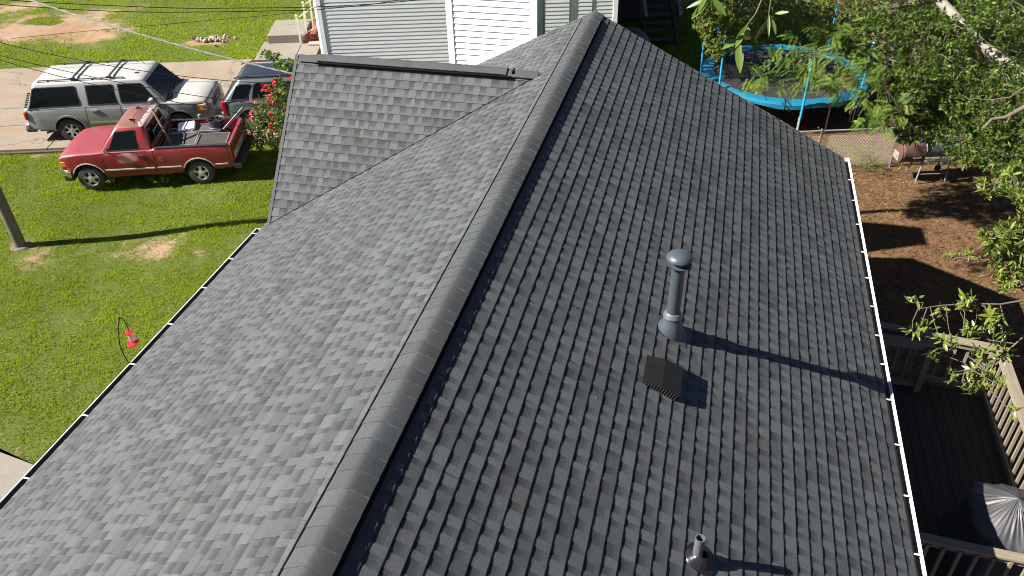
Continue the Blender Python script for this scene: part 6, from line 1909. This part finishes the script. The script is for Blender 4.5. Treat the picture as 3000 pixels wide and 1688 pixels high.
# --- the tree behind the chimney, above the frame, that shades the back yard
tree('yard_tree', (-4.3, 16.4, 0), [([(-4.3, 16.4, -.2), (-4.25, 16.3, 4), (-3.4, 16.1, 7.6)], [.14, .12, .07])],
     [([(-3.4, 16.1, 7.6), (-2.4, 15.9, 7.9), (-1.4, 15.8, 7.9)], [.05, .03, .012])],
     [((-1.9, 15.9, 8.25), (1.0, .75, .45), 260), ((-3.0, 16.2, 8.5), (.9, .8, .5), 240), ((-.9, 16.6, 7.7), (.6, .5, .3), 110), ((-.9, 15.3, 7.9), (.5, .4, .22), 60), ((-2.0, 17.4, 8.2), (1.0, .8, .5), 200)], 6, .12, .045, lf_dark, bark, 'tree trunk hidden behind the white chimney, crown above the picture')

tree('shade_tree', (-6.2, 22.3, 0), [([(-6.2, 22.3, -.2), (-6.15, 22.3, 4), (-6.0, 22.6, 8)], [.16, .14, .08])], [],
     [((-6.3, 23.3, 7.2), (1.6, 1.1, 1.1), 420), ((-5.2, 22.6, 8.4), (1.5, 1.2, 1.0), 380), ((-7.0, 24.0, 8.4), (1.5, 1.1, 1.1), 380), ((-4.6, 24.2, 7.0), (1.2, .9, .9), 300), ((-6.0, 24.6, 6.4), (1.1, .6, .8), 220), ((-5.4, 23.4, 9.6), (1.6, 1.4, .9), 340)], 6, .13, .055, lf_dark, bark, 'tree trunk between the two houses, hidden behind the white chimney')

# --- rose bush by the gable
rb = empty('rose_bush', (-12.35, 19.6, 0), 0, 'rose bush with red blooms beside the gable roof', 'bush')
mb = MB()
for k in range(14):
    a = random.uniform(0, 2*PI); mb.tube([(0, 0, 0), (.35*math.cos(a), .35*math.sin(a), .7), (.7*math.cos(a), .7*math.sin(a), 1.3+random.uniform(-.2, .4))], [.014, .010, .004], 5)
mb.build('stems', twig_m, rb)
base = (-12.45, 19.75, 0)
cl = [((-12.7, 19.6, .75), (.75, .6, .5), 240), ((-12.3, 19.8, 1.35), (.65, .55, .45), 200), ((-12.0, 19.9, 1.9), (.45, .45, .4), 120), ((-12.9, 19.4, .5), (.55, .5, .35), 110), ((-11.8, 19.6, 1.2), (.6, .6, .6), 140)]
V, F, S = rosettes(cl, 6, .075, .042, shade=(.1, .8))
link('foliage', mesh_np('foliage', local(V, base), F, lf_mid, S), rb)
rose = mat('rose_red', (.60, .015, .05), .5, var=.2, scale=20)
def flower(seed):
    r = random.Random(seed); mb = MB()
    for ring, (n, R, z) in enumerate(((6, .075, 0), (5, .055, .02), (4, .032, .035))):
        for k in range(n):
            a = 2*PI*k/n + ring*.5; d = Vector((math.cos(a), math.sin(a), 0)); s_ = Vector((-d.y, d.x, 0))
            mb.poly([Vector((0, 0, z)), d*R*.6 + s_*R*.5 + Vector((0, 0, z+.02)), d*R + Vector((0, 0, z+.012+.02*ring)), d*R*.6 - s_*R*.5 + Vector((0, 0, z+.02))])
    return mb.mesh('rose_bloom', rose, smooth=60)
fms = [flower(k) for k in range(3)]
rr = random.Random(4)
spots = []
for k in range(24):
    c, r, n = cl[rr.choice((0, 1, 1, 2, 2, 3, 4))]
    d = Vector((rr.gauss(-.35, .6), rr.gauss(-.7, .5), rr.gauss(.5, .5))).normalized()
    for q in range(rr.choice((1, 1, 2, 3))):
        p = Vector(c) + Vector((d.x*r[0], d.y*r[1], d.z*r[2])) + Vector((rr.gauss(0, .05), rr.gauss(0, .05), rr.gauss(0, .04)))
        o = link('rose_bloom', rr.choice(fms), rb); o.location = p - Vector(base)
        o.rotation_euler = (rr.uniform(-.8, .5), rr.uniform(-.7, .5), rr.uniform(0, 6)); s_ = rr.uniform(.7, 1.15); o.scale = (s_, s_, s_)
# pale sapling poking up behind the roses
sp = empty('sapling', (-11.9, 20.3, 0), 0, 'lime green leafy shoots rising beside the rose bush', 'sapling')
mb = MB(); mb.tube([(0, 0, 0), (-.05, 0, 1.4), (-.4, .05, 2.75)], [.015, .012, .005], 5); mb.tube([(-.03, 0, 1.2), (.15, 0, 2.1), (.2, 0, 2.6)], [.01, .008, .004], 5); mb.build('stems', twig_m, sp)
V, F, S = rosettes([((-12.35, 20.35, 2.72), (.35, .15, .12), 26), ((-12.05, 20.3, 2.5), (.25, .15, .2), 24), ((-11.75, 20.3, 2.45), (.3, .2, .25), 26), ((-12.0, 20.2, 1.75), (.3, .2, .15), 14)], 5, .10, .07, shade=(.3, 1))
link('foliage', mesh_np('foliage', local(V, (-11.9, 20.3, 0)), F, lf_lime, S), sp)

# --- weeds
def weed(x, y, r, h, n, leaf, wid, lm, label, group=None, shade=(.2, .9)):
    w = empty('weed', (x, y, 0), 0, label, 'weed', 'weeds on the ground')
    mb = MB(); mb.tube([(0, 0, -.02), (.02, 0, h*.5), (0, .02, h)], [.006, .005, .003], 5); mb.build('stem', twig_m, w)
    V, F, S = rosettes([((x, y, h*.6), (r, r, h*.45), n)], 5, leaf, wid, shade=shade)
    link('foliage', mesh_np('foliage', local(V, (x, y, 0)), F, lm, S), w)
weed(-15.85, 16.75, .2, .42, 14, .10, .05, lf_lime, 'leafy weed against the front wheel of the red truck')
weed(-14.75, 17.25, .35, .30, 22, .09, .045, lf_mid, 'low weeds growing under the door of the red truck')
weed(-13.9, 17.45, .25, .35, 14, .09, .04, lf_mid, 'weeds under the bed of the red truck, ahead of its rear wheel')
weed(-17.2, 16.9, .2, .3, 10, .08, .04, lf_lime, 'small weed under the front bumper of the red truck')
weed(3.35, 16.2, .28, .5, 20, .12, .06, lf_mid, 'small green sapling on the pine straw beside the gutter')
weed(4.55, 21.9, .45, .45, 44, .12, .016, lf_lime, 'tuft of grassy weeds at the foot of the chain link fence')
weed(3.4, 22.0, .5, .2, 30, .08, .03, lf_lime, 'low green weeds at the fence beside the roof corner')
# fallen bits of leaf on the roof
bits = MB()
for k in range(22):
    Mx = MR if k < 17 else ML
    u = -random.uniform(3.5, 13.5) if Mx is MR else random.uniform(3.5, 13); s_ = random.uniform(.6, 5)
    a = random.uniform(0, PI); L = random.uniform(.012, .03)
    c0 = Vector((u, s_, .0125)); d = Vector((math.cos(a)*L, math.sin(a)*L, .004)); e = Vector((-math.sin(a)*L*.4, math.cos(a)*L*.4, .002))
    bits.poly([Mx @ (c0-d), Mx @ (c0+e), Mx @ (c0+d), Mx @ (c0-e)], random.uniform(.3, 1))
o = bits.build('leaf_bits', lf_lime, None, shade=True); tag(o, 'scattered small leaf bits lying on the shingles', kind='stuff')
